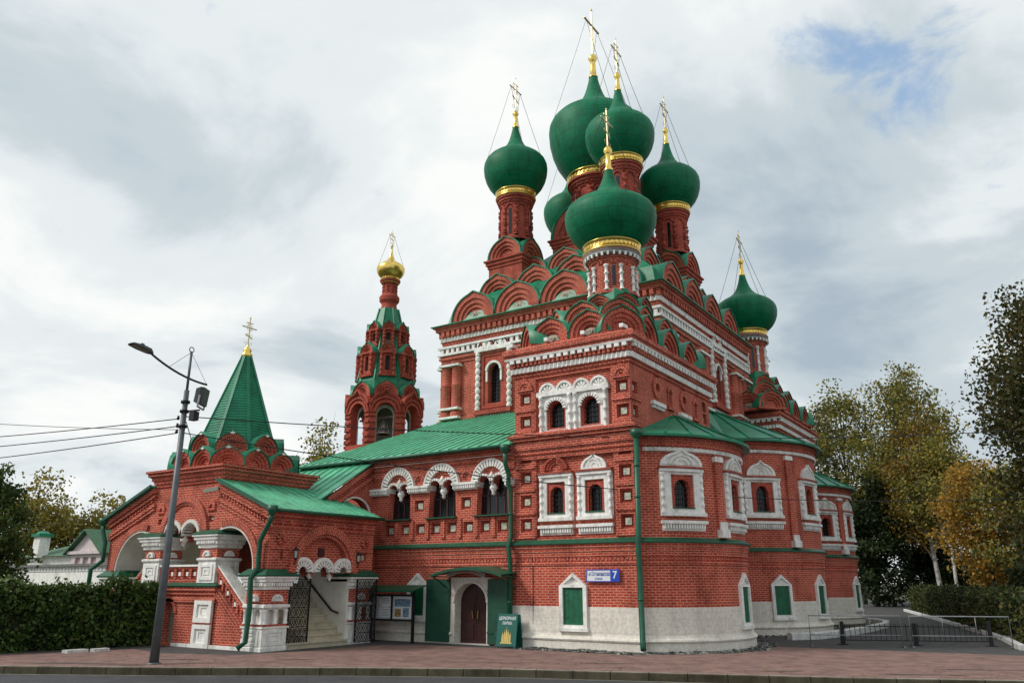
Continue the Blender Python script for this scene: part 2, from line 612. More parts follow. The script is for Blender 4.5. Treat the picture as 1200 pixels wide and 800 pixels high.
def saw(mb, m, s0, s1, d0, d1, z0, z1, pitch):
    """saw-tooth course: bricks set at an angle"""
    n = max(1, int(round((s1 - s0) / pitch)))
    p = (s1 - s0) / n
    for k in range(n):
        a, c, b = s0 + p * k, s0 + p * (k + 0.5), s0 + p * (k + 1)
        for u, v_, du, dv_ in ((a, c, d0, d1), (c, b, d1, d0)):
            mb.face([m(u, du, z0), m(v_, dv_, z0), m(v_, dv_, z1), m(u, du, z1)], [(u, z0), (v_, z0), (v_, z1), (u, z1)])
        mb.face([m(a, d0, z1), m(c, d1, z1), m(b, d0, z1)])
        mb.face([m(b, d0, z0), m(c, d1, z0), m(a, d0, z0)])


def along(pts, fn, inset=0.0):
    """run fn(map, length) for each straight stretch of a plan path"""
    for a, b in zip(pts[:-1], pts[1:]):
        ln = math.hypot(b[0] - a[0], b[1] - a[1])
        fn(flat(a[0], a[1], math.degrees(math.atan2(b[1] - a[1], b[0] - a[0]))), ln)


def beads(mb, x, y, z0, z1, r, n=8, kn=3):
    """colonnette with a base, bead rings and a cap"""
    h = z1 - z0
    pr = [(r * 1.5, z0), (r * 1.5, z0 + .04 * h), (r, z0 + .07 * h)]
    for k in range(kn):
        c = z0 + h * (k + 1) / (kn + 1)
        e = .035 * h
        pr += [(r * .85, c - 2 * e), (r * 1.0, c - 1.4 * e), (r * 1.5, c - e * .6), (r * 1.5, c + e * .6), (r * 1.0, c + 1.4 * e)]
    pr += [(r * .85, z1 - .09 * h), (r * 1.5, z1 - .05 * h), (r * 1.5, z1), (0, z1)]
    lathe(mb, x, y, pr, n)


# ------------------------------------------------------------------ ornament helpers
def ringseg(mb, m, sc, zc, r0, r1, d0, d1, n=14, a0=0.0, a1=PI, rz=1.0):
    """solid annular arch; bricks stand radially"""
    for k in range(n):
        t0, t1 = a0 + (a1 - a0) * k / n, a0 + (a1 - a0) * (k + 1) / n
        P = lambda r, t, d: m(sc + r * math.cos(t), d, zc + r * rz * math.sin(t))
        rm = (r0 + r1) / 2
        mb.face([P(r0, t0, d1), P(r1, t0, d1), P(r1, t1, d1), P(r0, t1, d1)], [(r0, t0 * rm), (r1, t0 * rm), (r1, t1 * rm), (r0, t1 * rm)])
        mb.face([P(r1, t0, d0), P(r1, t1, d0), P(r1, t1, d1), P(r1, t0, d1)], [(0, t0 * rm), (0, t1 * rm), (.1, t1 * rm), (.1, t0 * rm)])
        mb.face([P(r0, t0, d1), P(r0, t1, d1), P(r0, t1, d0), P(r0, t0, d0)], [(0, t0 * rm), (0, t1 * rm), (.1, t1 * rm), (.1, t0 * rm)])
    for t, f in ((a0, False), (a1, True)):
        P = lambda r, d: m(sc + r * math.cos(t), d, zc + r * rz * math.sin(t))
        q = [P(r0, d0), P(r1, d0), P(r1, d1), P(r0, d1)]
        mb.face(rev(q) if f else q)


def voussoirs(mb, m, sc, zc, r0, r1, d0, d1, n, duty=0.6, a0=0.0, a1=PI):
    p = (a1 - a0) / n
    for k in range(n):
        c = a0 + p * (k + .5)
        ringseg(mb, m, sc, zc, r0, r1, d0, d1, 1, c - p * duty / 2, c + p * duty / 2)


def disc(mb, m, sc, zc, r, d, n=16, a0=0.0, a1=PI):
    pts = [(sc + r * math.cos(a0 + (a1 - a0) * k / n), zc + r * math.sin(a0 + (a1 - a0) * k / n)) for k in range(n + 1)]
    mb.face([m(p[0], d, p[1]) for p in pts], pts)


def kokoshnik(m, sc, z0, w, tip, stilt, depth, parent, tile=False, name='kokoshnik_gable', capmat=None, white=False, lab=None):
    o = keel(w, tip, stilt, 26)
    n = len(o)
    ks = [1.0, .80, .62, .46]
    ds = [d_ * min(1.0, w / 1.25) for d_ in (0.0, -.07, -.14, -.22)]
    L_ = [o] + [keel(w * k, tip * q, stilt, 26) for k, q in zip(ks[1:], (.35, 0, 0))]
    al = [0]
    for a, b in zip(o[:-1], o[1:]):
        al.append(al[-1] + math.hypot(b[0] - a[0], b[1] - a[1]))
    mb = MB()
    P = lambda q, d: m(sc + q[0], d, z0 + q[1])
    for i in range(3):
        A, B = L_[i], L_[i + 1]
        wd = (ks[i] - ks[i + 1]) * w / 2
        for j in range(n - 1):
            mb.face([P(B[j], ds[i]), P(B[j + 1], ds[i]), P(A[j + 1], ds[i]), P(A[j], ds[i])],
                    [(0.02, al[j] * ks[i]), (0.02, al[j + 1] * ks[i]), (wd + .02, al[j + 1] * ks[i]), (wd + .02, al[j] * ks[i])])
            mb.face([P(B[j], ds[i + 1]), P(B[j + 1], ds[i + 1]), P(B[j + 1], ds[i]), P(B[j], ds[i])],
                    [(0.02, al[j] * ks[i]), (0.02, al[j + 1] * ks[i]), (.1, al[j + 1] * ks[i]), (.1, al[j] * ks[i])])
    T = L_[3]
    mb.face([P(q, ds[3]) for q in rev(T)], [(q[0], q[1]) for q in rev(T)])
    for j in range(n - 1):
        mb.face([P(o[j], 0), P(o[j + 1], 0), P(o[j + 1], -.3), P(o[j], -.3)], [(0, al[j]), (0, al[j + 1]), (.3, al[j + 1]), (.3, al[j])])
    # little brick plinth under the feet
    box(mb, m, sc - w / 2, sc + w / 2, -.3, .02, z0 - .10, z0 + .012, 2)
    g = mb.build(name, BRICK, parent)
    if lab: g['label'] = lab
    cb = MB()
    C1 = scaled(o, 1.05, stilt)
    for j in range(n - 1):
        cb.face([P(C1[j], .06), P(C1[j + 1], .06), P(C1[j + 1], -depth), P(C1[j], -depth)], None, True)
        cb.face([P(o[j], .06), P(o[j + 1], .06), P(C1[j + 1], .06), P(C1[j], .06)])
        cb.face([P(o[j], .004), P(o[j], .06), P(o[j + 1], .06), P(o[j + 1], .004)])
    cb.build('roof_cap', capmat or GREEN, g)
    if tile:
        tb = MB()
        ringseg(tb, m, sc, z0 + .02, .14 * w, .20 * w, -.215, -.17, 10)
        disc(tb, m, sc, z0 + .02, .20 * w, -.19, 12)
        ringseg(tb, m, sc, z0 + .12 * w, .02 * w, .055 * w, -.19, -.14, 10, 0, 2 * PI)
        tb.build('ceramic_tile', TILED, g)
    if white:
        tb = MB()
        zt = stilt + .5 * w + tip + .015
        tb.face([P(a, .05) for a in ((-.10 * w, zt - .085 * w), (0, zt - .11 * w), (.10 * w, zt - .085 * w), (0, zt + .03))])
        tb.build('white_crest', WHITE, g)
    return g


ONION = [(-.70, .60), (-.62, .70), (-.48, .835), (-.33, .925), (-.17, .98), (0, 1.0), (.15, .985), (.28, .935), (.40, .84), (.50, .72), (.58, .60), (.66, .49), (.76, .385), (.90, .285), (1.06, .215), (1.25, .16), (1.45, .115), (1.60, .09)]


def cross(mb, x, y, z0, h, plain_=False):
    r = .0155 * h ** .5 * (1.5 if plain_ else 1.0)
    bar(mb, (x, y, z0), (x, y, z0 + h), r * 2, r * 2)
    a = .27 * h
    zb = z0 + .66 * h
    bar(mb, (x, y - a, zb), (x, y + a, zb), r * 2.2, r * 2)
    for e in (-1, 1):
        bar(mb, (x, y + e * a * .98, zb), (x, y + e * a * 1.1, zb), r * 1.2)
        lathe(mb, x, y + e * a, [(0, zb - r * 2), (r * 2, zb), (0, zb + r * 2)], 6)
    lathe(mb, x, y, [(0, z0 + h * .95), (r * 2.2, z0 + h), (0, z0 + h + r * 4)], 6)
    if not plain_:
        bar(mb, (x, y - a * .5, z0 + .82 * h), (x, y + a * .5, z0 + .82 * h), r * 1.6)
        bar(mb, (x, y - a * .55, z0 + .42 * h), (x, y + a * .55, z0 + .30 * h), r * 1.6)
        for k in range(12):
            t = 2 * PI * k / 12
            bar(mb, (x, y + .06 * h * math.cos(t), zb + .06 * h * math.sin(t)), (x, y + .17 * h * math.cos(t), zb + .17 * h * math.sin(t)), r * .55)
        ring_ = [(x, y + .10 * h * math.cos(2 * PI * k / 14), zb + .10 * h * math.sin(2 * PI * k / 14)) for k in range(15)]
        tube(mb, ring_, r * .45, 4, False)
        for e in (-1, 1):
            for q in (.14, .5):
                c = [(x, y + e * (.09 * h + .05 * h * math.cos(t)), z0 + q * h * .8 + .05 * h * math.sin(t)) for t in [2 * PI * k / 10 for k in range(11)]]
                tube(mb, c, r * .45, 4, False)


def onion(parent, x, y, zeq, R_, zl, zu, ztop, ch, big=False, mat=None, wires=True, name='onion_dome'):
    pr = []
    k = (ztop - zeq) / 1.60
    for z, r in ONION:
        pr.append((r * R_, zeq + (z * zl * R_ if z < 0 else z * k)))
    mb = MB()
    lathe(mb, x, y, pr, 56)
    d = mb.build(name, mat or DOME, parent)
    zb, rb = pr[0][1], pr[0][0]
    g = MB()
    lathe(g, x, y, [(rb * .9, zb - .36), (rb * 1.02, zb - .36), (rb * 1.05, zb - .31), (rb * 1.0, zb - .29), (rb * 1.02, zb - .06), (rb * 1.06, zb - .03), (rb * 1.06, zb + .01), (rb * .98, zb + .02)], 48)
    for q in range(40):
        t = 2 * PI * q / 40
        c = Vector((x + rb * 1.03 * math.cos(t), y + rb * 1.03 * math.sin(t), zb - .17))
        tt = Vector((-math.sin(t), math.cos(t), 0)) * .035 * R_
        g.face([tuple(c - tt), tuple(c - Vector((0, 0, .07))), tuple(c + tt), tuple(c + Vector((0, 0, .07)))])
    g.build('gold_band', GOLD, d)
    f = MB()
    rt = pr[-1][0]
    s_ = R_ / 1.65
    hc = .62 * s_
    lathe(f, x, y, [(rt * 1.15, ztop - .04), (rt * 1.15, ztop + .03), (rt * .8, ztop + .1), (rt * .62, ztop + hc), (.17 * s_ * .6, ztop + hc + .03), (.17 * s_, ztop + hc + .17 * s_), (.13 * s_, ztop + hc + .28 * s_), (.05, ztop + hc + .36 * s_), (.02, ztop + hc + .42 * s_)], 16)
    f.build('finial', GOLD, d)
    c = MB()
    z0 = ztop + hc + .34 * s_
    cross(c, x, y, z0, ch, big)
    c.build('cross', GOLDC, d)
    if wires:
        a = .27 * ch
        for e, f_ in ((-1, -1), (-1, 1), (1, -1), (1, 1)):
            wm = MB()
            A = Vector((x, y + e * a * .8, z0 + .66 * ch)); B = Vector((x + f_ * R_ * .70, y + e * R_ * .62, zeq + .22 * k))
            tube(wm, [tuple(A.lerp(B, q / 6) - Vector((0, 0, .06 * math.sin(PI * q / 6)))) for q in range(7)], .011, 4, False)
            wm.build('guy_chain', IRON, d)
    return d


def drum(parent, x, y, r, z0, z1, ncol, white=False, arcs=True, name='drum'):
    """brick drum with colonnettes, blind arches and a corbelled head"""
    mb = MB()
    h = z1 - z0
    lathe(mb, x, y, [(r * 1.10, z0), (r * 1.10, z0 + .10), (r * 1.02, z0 + .16), (r * .98, z0 + .2), (r * .98, z1 - .52), (r * 1.04, z1 - .50), (r * 1.04, z1 - .42), (r * 1.10, z1 - .40), (r * 1.10, z1 - .28), (r * 1.18, z1 - .26), (r * 1.18, z1 - .12), (r * 1.26, z1 - .1), (r * 1.26, z1)], 40, smooth=False, ref=r)
    pit = 2 * PI * r / ncol
    for k in range(ncol):
        m = curved(x, y, r * .98, 360 * k / ncol + 11)
        if arcs:
            ringseg(mb, m, 0, z1 - .62 - pit * .12, pit * .30, pit * .46, -.02, .06, 8)
        else:
            ringseg(mb, m, pit / 2, z1 - .62, pit * .34, pit * .47, -.02, .05, 8)
        dents(mb, m, -pit / 2, pit / 2, 0, r * .15, z1 - .37, z1 - .29, pit / 3)
        if arcs:
            p = m(pit / 2, .02, 0)
            beads(mb, p[0], p[1], z0 + .22, z1 - .66, .075 * r / .8, 7, 4)
            for q in range(3):
                zz = z0 + .35 + (z1 - z0 - 1.3) * q / 2
                box(mb, m, pit / 2 - .10, pit / 2 + .10, 0, .13, zz, zz + .07)
    d = mb.build(name, BRICK if white else BRICKD, parent)
    for k in range(ncol):
        m = curved(x, y, r * .98, 360 * k / ncol + 11)
        a = math.degrees(math.atan2(m(0, 1, 0)[1] - y, m(0, 1, 0)[0] - x))
        if k % 2 == 0:
            g = MB()
            box(g, m, -pit * .12, pit * .12, -.05, .012, z0 + .3, z1 - .72 if arcs else z1 - .7, 2)
            g.build('slit_window', GLASS, d)
    if white:
        for k in range(ncol):
            c = MB()
            p = curved(x, y, r * .98, 360 * (k + .5) / ncol + 11)(0, .05, 0)
            beads(c, p[0], p[1], z0 + .12, z1 - .68, .062, 9, 2)
            c.build('colonnette', WHITE, d)
        c = MB()
        m = curved(x, y, r * 1.10, 0)
        lathe(c, x, y, [(r * 1.19, z1 - .30), (r * 1.24, z1 - .22), (r * 1.27, z1), (r * 1.0, z1 + .02)], 40)
        c.build('grey_cornice', GREYST, d)
        c = MB()
        n = 30
        for k in range(n):
            mm = curved(x, y, r * 1.19, 360 * k / n)
            box(c, mm, -.035, .035, 0, .07, z1 - .36, z1 - .22)
        lathe(c, x, y, [(r * 1.19 + .005, z1 - .25), (r * 1.19 + .066, z1 - .215), (r * 1.19, z1 - .21)], 30)
        c.build('dentil_row', WHITE, d)
    return d


def pane_grille(m, sc, z0, w, h, parent, d=-.2, curved_top=True, nv=3, nh=5):
    g = MB()
    pts = arc_outline(sc - w / 2 - .02, sc + w / 2 + .02, z0 - .02, z0 + h - w / 2, None, 8) if curved_top else rect(sc - w / 2 - .02, sc + w / 2 + .02, z0 - .02, z0 + h + .02)
    g.face([m(p[0], d, p[1]) for p in pts])
    g.build('pane', GLASS, parent)
    b = MB()
    for k in range(nv):
        s = sc - w / 2 + w * (k + 1) / (nv + 1)
        box(b, m, s - .01, s + .01, d + .04, d + .06, z0, z0 + h - .04)
    for k in range(nh):
        z = z0 + h * (k + .8) / (nh + .5)
        box(b, m, sc - w / 2, sc + w / 2, d + .062, d + .08, z - .01, z + .01)
    b.build('grille', IRON, parent)


def ogee(mb, m, sc, z0, w, d, tip=.14, stilt=.06, zr=.75):
    o = [(a, b * zr) for a, b in keel(w, tip / zr, stilt, 16)]
    q = scaled(o, .82, stilt)
    P = lambda p: (sc + p[0], z0 + p[1])
    poly_wall(mb, m, [P(p) for p in rev(o)], [[P((p[0], max(p[1], .05))) for p in rev(q)]], d, .06, d)
    mb.face([m(P(p)[0], d - .05, P(p)[1]) for p in rev(q)])
    for k in (.60, .36):
        a = scaled(o, k, stilt * .5); b = scaled(o, k - .10, stilt * .5)
        for j in range(len(a) - 1):
            wv = .02 * math.sin(j * 1.2)
            w2 = .02 * math.sin((j + 1) * 1.2)
            mb.face([m(sc + b[j][0], d - .01, z0 + .05 + b[j][1] + wv), m(sc + b[j + 1][0], d - .01, z0 + .05 + b[j + 1][1] + w2), m(sc + a[j + 1][0], d - .01, z0 + .05 + a[j + 1][1] + w2), m(sc + a[j][0], d - .01, z0 + .05 + a[j][1] + wv)])


def platband(m, sc, z0, parent, ow=.46, oh=.80, fw=1.2, white_ped=True, lab=None, big=1.0, redw=.10, pw=.72, zr=.78, hd=.30):
    """window with a white carved surround: z0 is the sill of the opening"""
    fz0, fz1 = z0 - .15 * big, z0 + oh + hd
    mb = MB()
    hw = fw / 2
    poly_wall(mb, m, rect(sc - hw + .12, sc + hw - .12, fz0, fz1), [rect(sc - ow / 2 - redw, sc + ow / 2 + redw, z0 - .04, z0 + oh + .14)], .07, .07, .07)
    for e in (-1, 1):
        p = m(sc + e * (hw - .075), .06, 0)
        box(mb, m, sc + e * (hw - .075) - .085, sc + e * (hw - .075) + .085, 0, .045, fz0, fz1)
        beads(mb, p[0], p[1], fz0, fz1 - .02, .050, 8, 4)
    box(mb, m, sc - hw, sc + hw, 0, .13, fz1, fz1 + .09, 4)
    box(mb, m, sc - hw - .01, sc + hw + .01, 0, .15, fz0 - .10, fz0 - .003, 4)
    # carved sill shelf hanging below
    zs = fz0 - .26
    box(mb, m, sc - hw - .02, sc + hw + .02, 0, .16, zs - .06, zs + .03, 4)
    box(mb, m, sc - hw + .02, sc + hw - .02, 0, .05, zs - .26, zs - .063, 4)
    dents(mb, m, sc - hw + .04, sc + hw - .04, .05, .12, zs - .20, zs - .063, .085, .6)
    if white_ped:
        ogee(mb, m, sc, fz1 + .16, fw * pw, .11, .13, .07, zr)
    w = mb.build('window', WHITE, parent)
    if lab: w['label'] = lab
    r = MB()
    poly_wall(r, m, rect(sc - ow / 2 - redw, sc + ow / 2 + redw, z0 - .04, z0 + oh + .14), [arc_outline(sc - ow / 2, sc + ow / 2, z0, z0 + oh - ow / 2, None, 8)], .01, .06, .06)
    if not white_ped:
        o = [(a, b * .8) for a, b in keel(fw * .74, .12, .05, 12)]
        for k0, k1, dd in ((1, .8, .12), (.8, .6, .08), (.6, .4, .05)):
            A, B = scaled(o, k0, .05), scaled(o, k1, .05)
            for j in range(len(o) - 1):
                r.face([m(sc + B[j][0], dd, fz1 + .22 + B[j][1]), m(sc + B[j + 1][0], dd, fz1 + .22 + B[j + 1][1]), m(sc + A[j + 1][0], dd, fz1 + .22 + A[j + 1][1]), m(sc + A[j][0], dd, fz1 + .22 + A[j][1])])
                r.face([m(sc + A[j][0], 0, fz1 + .22 + A[j][1]), m(sc + A[j][0], dd, fz1 + .22 + A[j][1]), m(sc + A[j + 1][0], dd, fz1 + .22 + A[j + 1][1]), m(sc + A[j + 1][0], 0, fz1 + .22 + A[j + 1][1])])
    box(r, m, sc - hw - .02, sc + hw + .02, 0, .17, fz1 + .10, fz1 + .155, 4)
    r.build('red_reveal', BRICKD, w)
    f = MB()
    box(f, m, sc - ow / 2 - .09, sc + ow / 2 + .09, -.12, .10, z0 - .035, z0 - .004)
    f.build('sill_flashing', GREENP, w)
    pane_grille(m, sc, z0, ow, oh, w)
    return w


def shutter_window(m, sc, z0, parent, w=.86, h=1.12, ph=.36, lab=None):
    """low window: white frame with a pointed head, green iron shutter"""
    mb = MB()
    hw = w / 2
    f = .12
    o = [(sc - hw, z0), (sc + hw, z0), (sc + hw, z0 + h), (sc, z0 + h + ph), (sc - hw, z0 + h)]
    poly_wall(mb, m, o, [rect(sc - hw + f, sc + hw - f, z0 + f * .9, z0 + h - .04), [(sc - hw + f * 1.3, z0 + h + .05), (sc + hw - f * 1.3, z0 + h + .05), (sc, z0 + h + ph - f * .95)]], .10, .07, .10)
    box(mb, m, sc - hw - .03, sc + hw + .03, 0, .14, z0 - .07, z0 + .03, 2)
    mb.face([m(sc - hw + .1, .03, z0 + h), m(sc + hw - .1, .03, z0 + h), m(sc, .03, z0 + h + ph - .06)])
    wdw = mb.build('shuttered_window', WHITE, parent)
    if lab: wdw['label'] = lab
    s = MB()
    box(s, m, sc - hw + f - .01, sc + hw - f + .01, 0, .035, z0 + f * .8, z0 + h - .03, 2)
    for zz in (z0 + .3, z0 + h - .25):
        box(s, m, sc - hw + f, sc - hw + f + .16, .035, .05, zz, zz + .03)
    for k in (1, 2, 3):
        q = sc - hw + f + (w - 2 * f) * k / 4
        box(s, m, q - .006, q + .006, .035, .04, z0 + f, z0 + h - .06)
    s.build('shutter', SHUT, wdw)
    return wdw


def niche(m, sc, zc, parent, a=.42, t=.2, depth=.13):
    """square sunk panel with stepped red edges and a glazed tile; the wall has a hole of size a"""
    mb = MB()
    h = a / 2
    mb.face([m(sc - h, -depth, zc - h), m(sc + h, -depth, zc - h), m(sc + h, -depth, zc + h), m(sc - h, -depth, zc + h)], [(0, 0), (a, 0), (a, a), (0, a)])
    q = h * .78
    poly_wall(mb, m, rect(sc - h, sc + h, zc - h, zc + h), [rect(sc - q, sc + q, zc - q, zc + q)], -.06, .06)
    o = mb.build('sunk_panel', BRICKD, parent)
    b = MB()
    box(b, m, sc - t / 2, sc + t / 2, -depth, -depth + .05, zc - t / 2, zc + t / 2)
    b.build('glazed_tile', TILE, o)
    return o


def niche_hole(sc, zc, a=.42):
    return rect(sc - a / 2, sc + a / 2, zc - a / 2, zc + a / 2)


def downpipe(parent, pts, r=.075, name='downpipe'):
    mb = MB()
    tube(mb, pts, r, 8)
    for p in (pts[0],):
        lathe(mb, p[0], p[1], [(r, p[2] - .12), (r * 2.1, p[2] + .02), (r * 2.1, p[2] + .16), (r * 1.6, p[2] + .16)], 10)
    for a, b in zip(pts[:-1], pts[1:]):
        n = int(abs(a[2] - b[2]) / 1.1)
        for k in range(1, n + 1):
            z = a[2] + (b[2] - a[2]) * k / (n + 1)
            x = a[0] + (b[0] - a[0]) * k / (n + 1); y = a[1] + (b[1] - a[1]) * k / (n + 1)
            lathe(mb, x, y, [(r, z - .03), (r * 1.25, z - .02), (r * 1.25, z + .02), (r, z + .03)], 8)
    return mb.build(name, GREENP, parent)


def seamed_roof(name, parent, pts, mat, t=.06, seam=.42, along_=None):
    """flat roof sheet with standing seams; pts[0]-pts[1] is the eave, seams run up the slope"""
    mb = MB()
    slab(mb, pts, t)
    P = [Vector(p) for p in pts]
    e = (P[1] - P[0]); ln = e.length; e.normalize()
    nrm = (P[1] - P[0]).cross(P[-1] - P[0]).normalized()
    if nrm.z < 0: nrm = -nrm
    up = nrm.cross(e).normalized()
    if up.z < 0: up = -up
    loc = [((p - P[0]).dot(e), (p - P[0]).dot(up)) for p in P]
    u0 = min(l_[0] for l_ in loc); u1 = max(l_[0] for l_ in loc)
    n = int((u1 - u0) / seam)
    for k in range(1, n + 1):
        u = u0 + (u1 - u0) * k / (n + 1)
        ys = []
        for i in range(len(loc)):
            a, b = loc[i], loc[(i + 1) % len(loc)]
            if (a[0] - u) * (b[0] - u) < 0:
                ys.append(a[1] + (b[1] - a[1]) * (u - a[0]) / (b[0] - a[0]))
        if len(ys) == 2 and abs(ys[0] - ys[1]) > .15:
            A = P[0] + e * u + up * ys[0] + nrm * .012; B = P[0] + e * u + up * ys[1] + nrm * .012
            bar(mb, A, B, .022, .05)
    return mb.build(name, mat, parent)


# ================================================================== GROUND, ROAD, PAVEMENT
ASPH = plain('worn_asphalt', (0.060, 0.058, 0.058), 0.9, var=0.35, scale=1.5, bump=0.4, bscale=60)
PINK = plain('reddish_asphalt_pavement', (0.215, 0.125, 0.104), 0.9, var=0.30, scale=1.6, bump=0.4, bscale=70)
ROADM = plain('dark_road_asphalt', (0.045, 0.046, 0.05), 0.75, var=0.25, scale=1.2, bump=0.3, bscale=80)
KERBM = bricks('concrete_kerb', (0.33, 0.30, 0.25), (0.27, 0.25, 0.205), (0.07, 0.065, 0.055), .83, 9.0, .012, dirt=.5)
KERBF = bricks('dark_olive_kerb_face', (0.10, 0.088, 0.055), (0.08, 0.07, 0.045), (0.025, 0.022, 0.018), .83, 9.0, .014, dirt=.6)  # front of the kerb, darker and more olive than its top
GRASS = plain('dry_autumn_grass', (0.05, 0.06, 0.018), 0.95, var=0.5, scale=0.6, bump=0.5)


def cobble_mat():
    m, t, b = newmat('rough_cobble_apron')
    geo = nd(t, 'ShaderNodeNewGeometry')
    v = nd(t, 'ShaderNodeTexVoronoi', Scale=4.2)
    v.feature = 'F1'
    t.links.new(geo.outputs['Position'], v.inputs['Vector'])
    e = nd(t, 'ShaderNodeTexVoronoi', Scale=4.2)
    e.feature = 'DISTANCE_TO_EDGE'
    t.links.new(geo.outputs['Position'], e.inputs['Vector'])
    sx = nd(t, 'ShaderNodeSeparateXYZ')
    t.links.new(v.outputs['Color'], sx.inputs[0])
    c = ramp(t, sx.outputs[0], [(0.0, (0.045, 0.052, 0.05)), (0.5, (0.12, 0.125, 0.115)), (1.0, (0.30, 0.29, 0.25))])
    g = ramp(t, e.outputs['Distance'], [(0.0, (0.12, 0.12, 0.12)), (0.09, (1, 1, 1))])
    q = mul(t, c.outputs[0], g.outputs[0])
    t.links.new(q.outputs[0], b.inputs['Base Color'])
    b.inputs['Roughness'].default_value = 0.85
    bp = nd(t, 'ShaderNodeBump', Strength=0.9, Distance=0.04)
    t.links.new(g.outputs[0], bp.inputs['Height'])
    t.links.new(bp.outputs[0], b.inputs['Normal'])
    return m


COBBLE = cobble_mat()
# kerb line, left to right as seen from the church side (x east)
KERB = [(-160, -101), (-60, -41), (-24, -19.4), (-11.13, -11.6), (-7.26, -9.5), (-4.15, -7.45), (-0.76, -5.60), (2.96, -4.25), (6.17, -3.05), (9.08, -1.75), (16, 1.3), (40, 11.5), (160, 62)]


def mesh_poly(name, pts, z, mat):
    mb = MB()
    lp = [Vector((p[0], p[1], 0)) for p in pts]
    for tri in tessellate_polygon([lp]):
        a, b, c = (lp[i] for i in tri)
        if (b - a).cross(c - a).z < 0: b, c = c, b
        mb.face([(p.x, p.y, z) for p in (a, b, c)])
    return mb.build(name, mat)


tag(mesh_poly('ground', KERB + [(900, 350), (900, 900), (-900, 900), (-900, -500)], 0.0, GRASS), kind='structure')
yard = [(-16, -13.2), (-11.13, -10.3), (-4, -6.2), (9.3, -1), (9.4, 9.5), (5.2, 27), (1.9, 40), (0.5, 52), (-1.5, 70), (-7, 70), (-4.5, 52), (-3, 43), (-1.6, 30), (-12, 30), (-30, 14), (-30, -2), (-15, -4)]
tag(mesh_poly('churchyard_asphalt', yard, 0.0035, ASPH), kind='structure')
pink = KERB[2:11] + [(16, 6), (9.3, 4.9), (5.5, 4.65), (2.35, 4.35), (1.9, 2.3), (0.9, 0.0), (-0.2, -0.75), (-3.9, -0.85), (-6.9, -0.95), (-8.0, -1.9), (-8.35, -4.6), (-8.8, -6.6), (-11.2, -7.4), (-13.2, -6.9), (-14.0, -9.4), (-16.2, -14.0)]
tag(mesh_poly('pavement', pink, 0.008, PINK), kind='structure')
road = [(p[0], p[1]) for p in KERB] + [(300, 40), (300, -400), (-300, -400), (-300, -150)]
tag(mesh_poly('road', road, -0.15, ROADM), kind='structure')
PATCH = plain('damp_dark_patch', (0.075, 0.052, 0.046), .7, var=.3)
pb_ = MB()
for x, y, a, b, n_ in ((-10.2, -10.25, 1.5, .10, 22), (-8.9, -9.9, .6, .07, 16), (-2.0, -4.6, .9, .03, 14), (7.2, -1.7, .8, .08, 16), (8.3, .2, 1.1, .07, 18), (-8.9, -8.2, .5, .14, 12), (-6.6, -6.6, .5, .06, 12), (.4, -3.2, .9, .05, 14), (4.6, -2.6, .5, .04, 12)):
    tx, ty = .87, .45
    q = []
    for k in range(n_):
        t_ = 2 * PI * k / n_
        rr = 1 + .35 * math.sin(3 * t_ + x) + .2 * math.sin(7 * t_ + y)
        u_, v_ = a * math.cos(t_) * rr, b * math.sin(t_) * rr
        q.append((x + tx * u_ - ty * v_, y + ty * u_ + tx * v_, .0125))
    pb_.face(q)
tag(pb_.build('pavement_patches', PATCH), kind='structure')
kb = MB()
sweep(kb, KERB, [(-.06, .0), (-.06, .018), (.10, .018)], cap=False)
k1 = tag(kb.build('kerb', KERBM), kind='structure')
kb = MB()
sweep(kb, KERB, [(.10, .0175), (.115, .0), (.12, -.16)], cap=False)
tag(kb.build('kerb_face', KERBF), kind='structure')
kb = MB()
sweep(kb, KERB, [(.121, -.146), (.30, -.146)], cap=False)
tag(kb.build('gutter_strip', plain('pale_gutter_concrete', (0.13, 0.12, 0.10), .9, var=.35, scale=3)), kind='structure')

# ================================================================== CHURCH
church = thing('church', (-6, 6, 0), 'red brick Orthodox church with green onion domes, white carved windows and whitewashed base', 'church')


def arcpts(cx, cy, r, th, n=28):
    return [(cx + r * math.cos(rad(-th + 2 * th * k / n)), cy + r * math.sin(rad(-th + 2 * th * k / n))) for k in range(n + 1)]


PLINTH = [(.10, 0), (.10, .24), (.13, .26), (.15, .30), (.13, .34), (.06, .38), (.035, .45), (.02, 1.18), (.02, 1.20), (-.05, 1.20)]
UNDERBAND = [(0.006, 2.36), (.03, 2.38), (.045, 2.42), (.03, 2.46), (.012, 2.47), (.012, 2.62), (.04, 2.63), (.04, 2.76), (.07, 2.77), (.07, 2.88), (.11, 2.89), (.11, 2.99), (0, 3.0)]
BAND = [(.0, 2.985), (.16, 2.985), (.175, 3.0), (.175, 3.03), (.02, 3.14)]


def base_courses(path, walls=True, z0=1.17):
    """white plinth, brick courses and the green flashing along a plan path"""
    p = MB(); sweep(p, path, PLINTH); p.build('plinth', STONE, church)
    u = MB(); sweep(u, path, UNDERBAND)
    along(path, lambda m, ln: dents(u, m, 0, ln, 0.01, .032, 2.49, 2.61, .13, .6) if ln > .05 else None)
    u.build('brick_course', BRICK, church)
    g = MB(); sweep(g, path, BAND); g.build('green_flashing', GREENP, church)


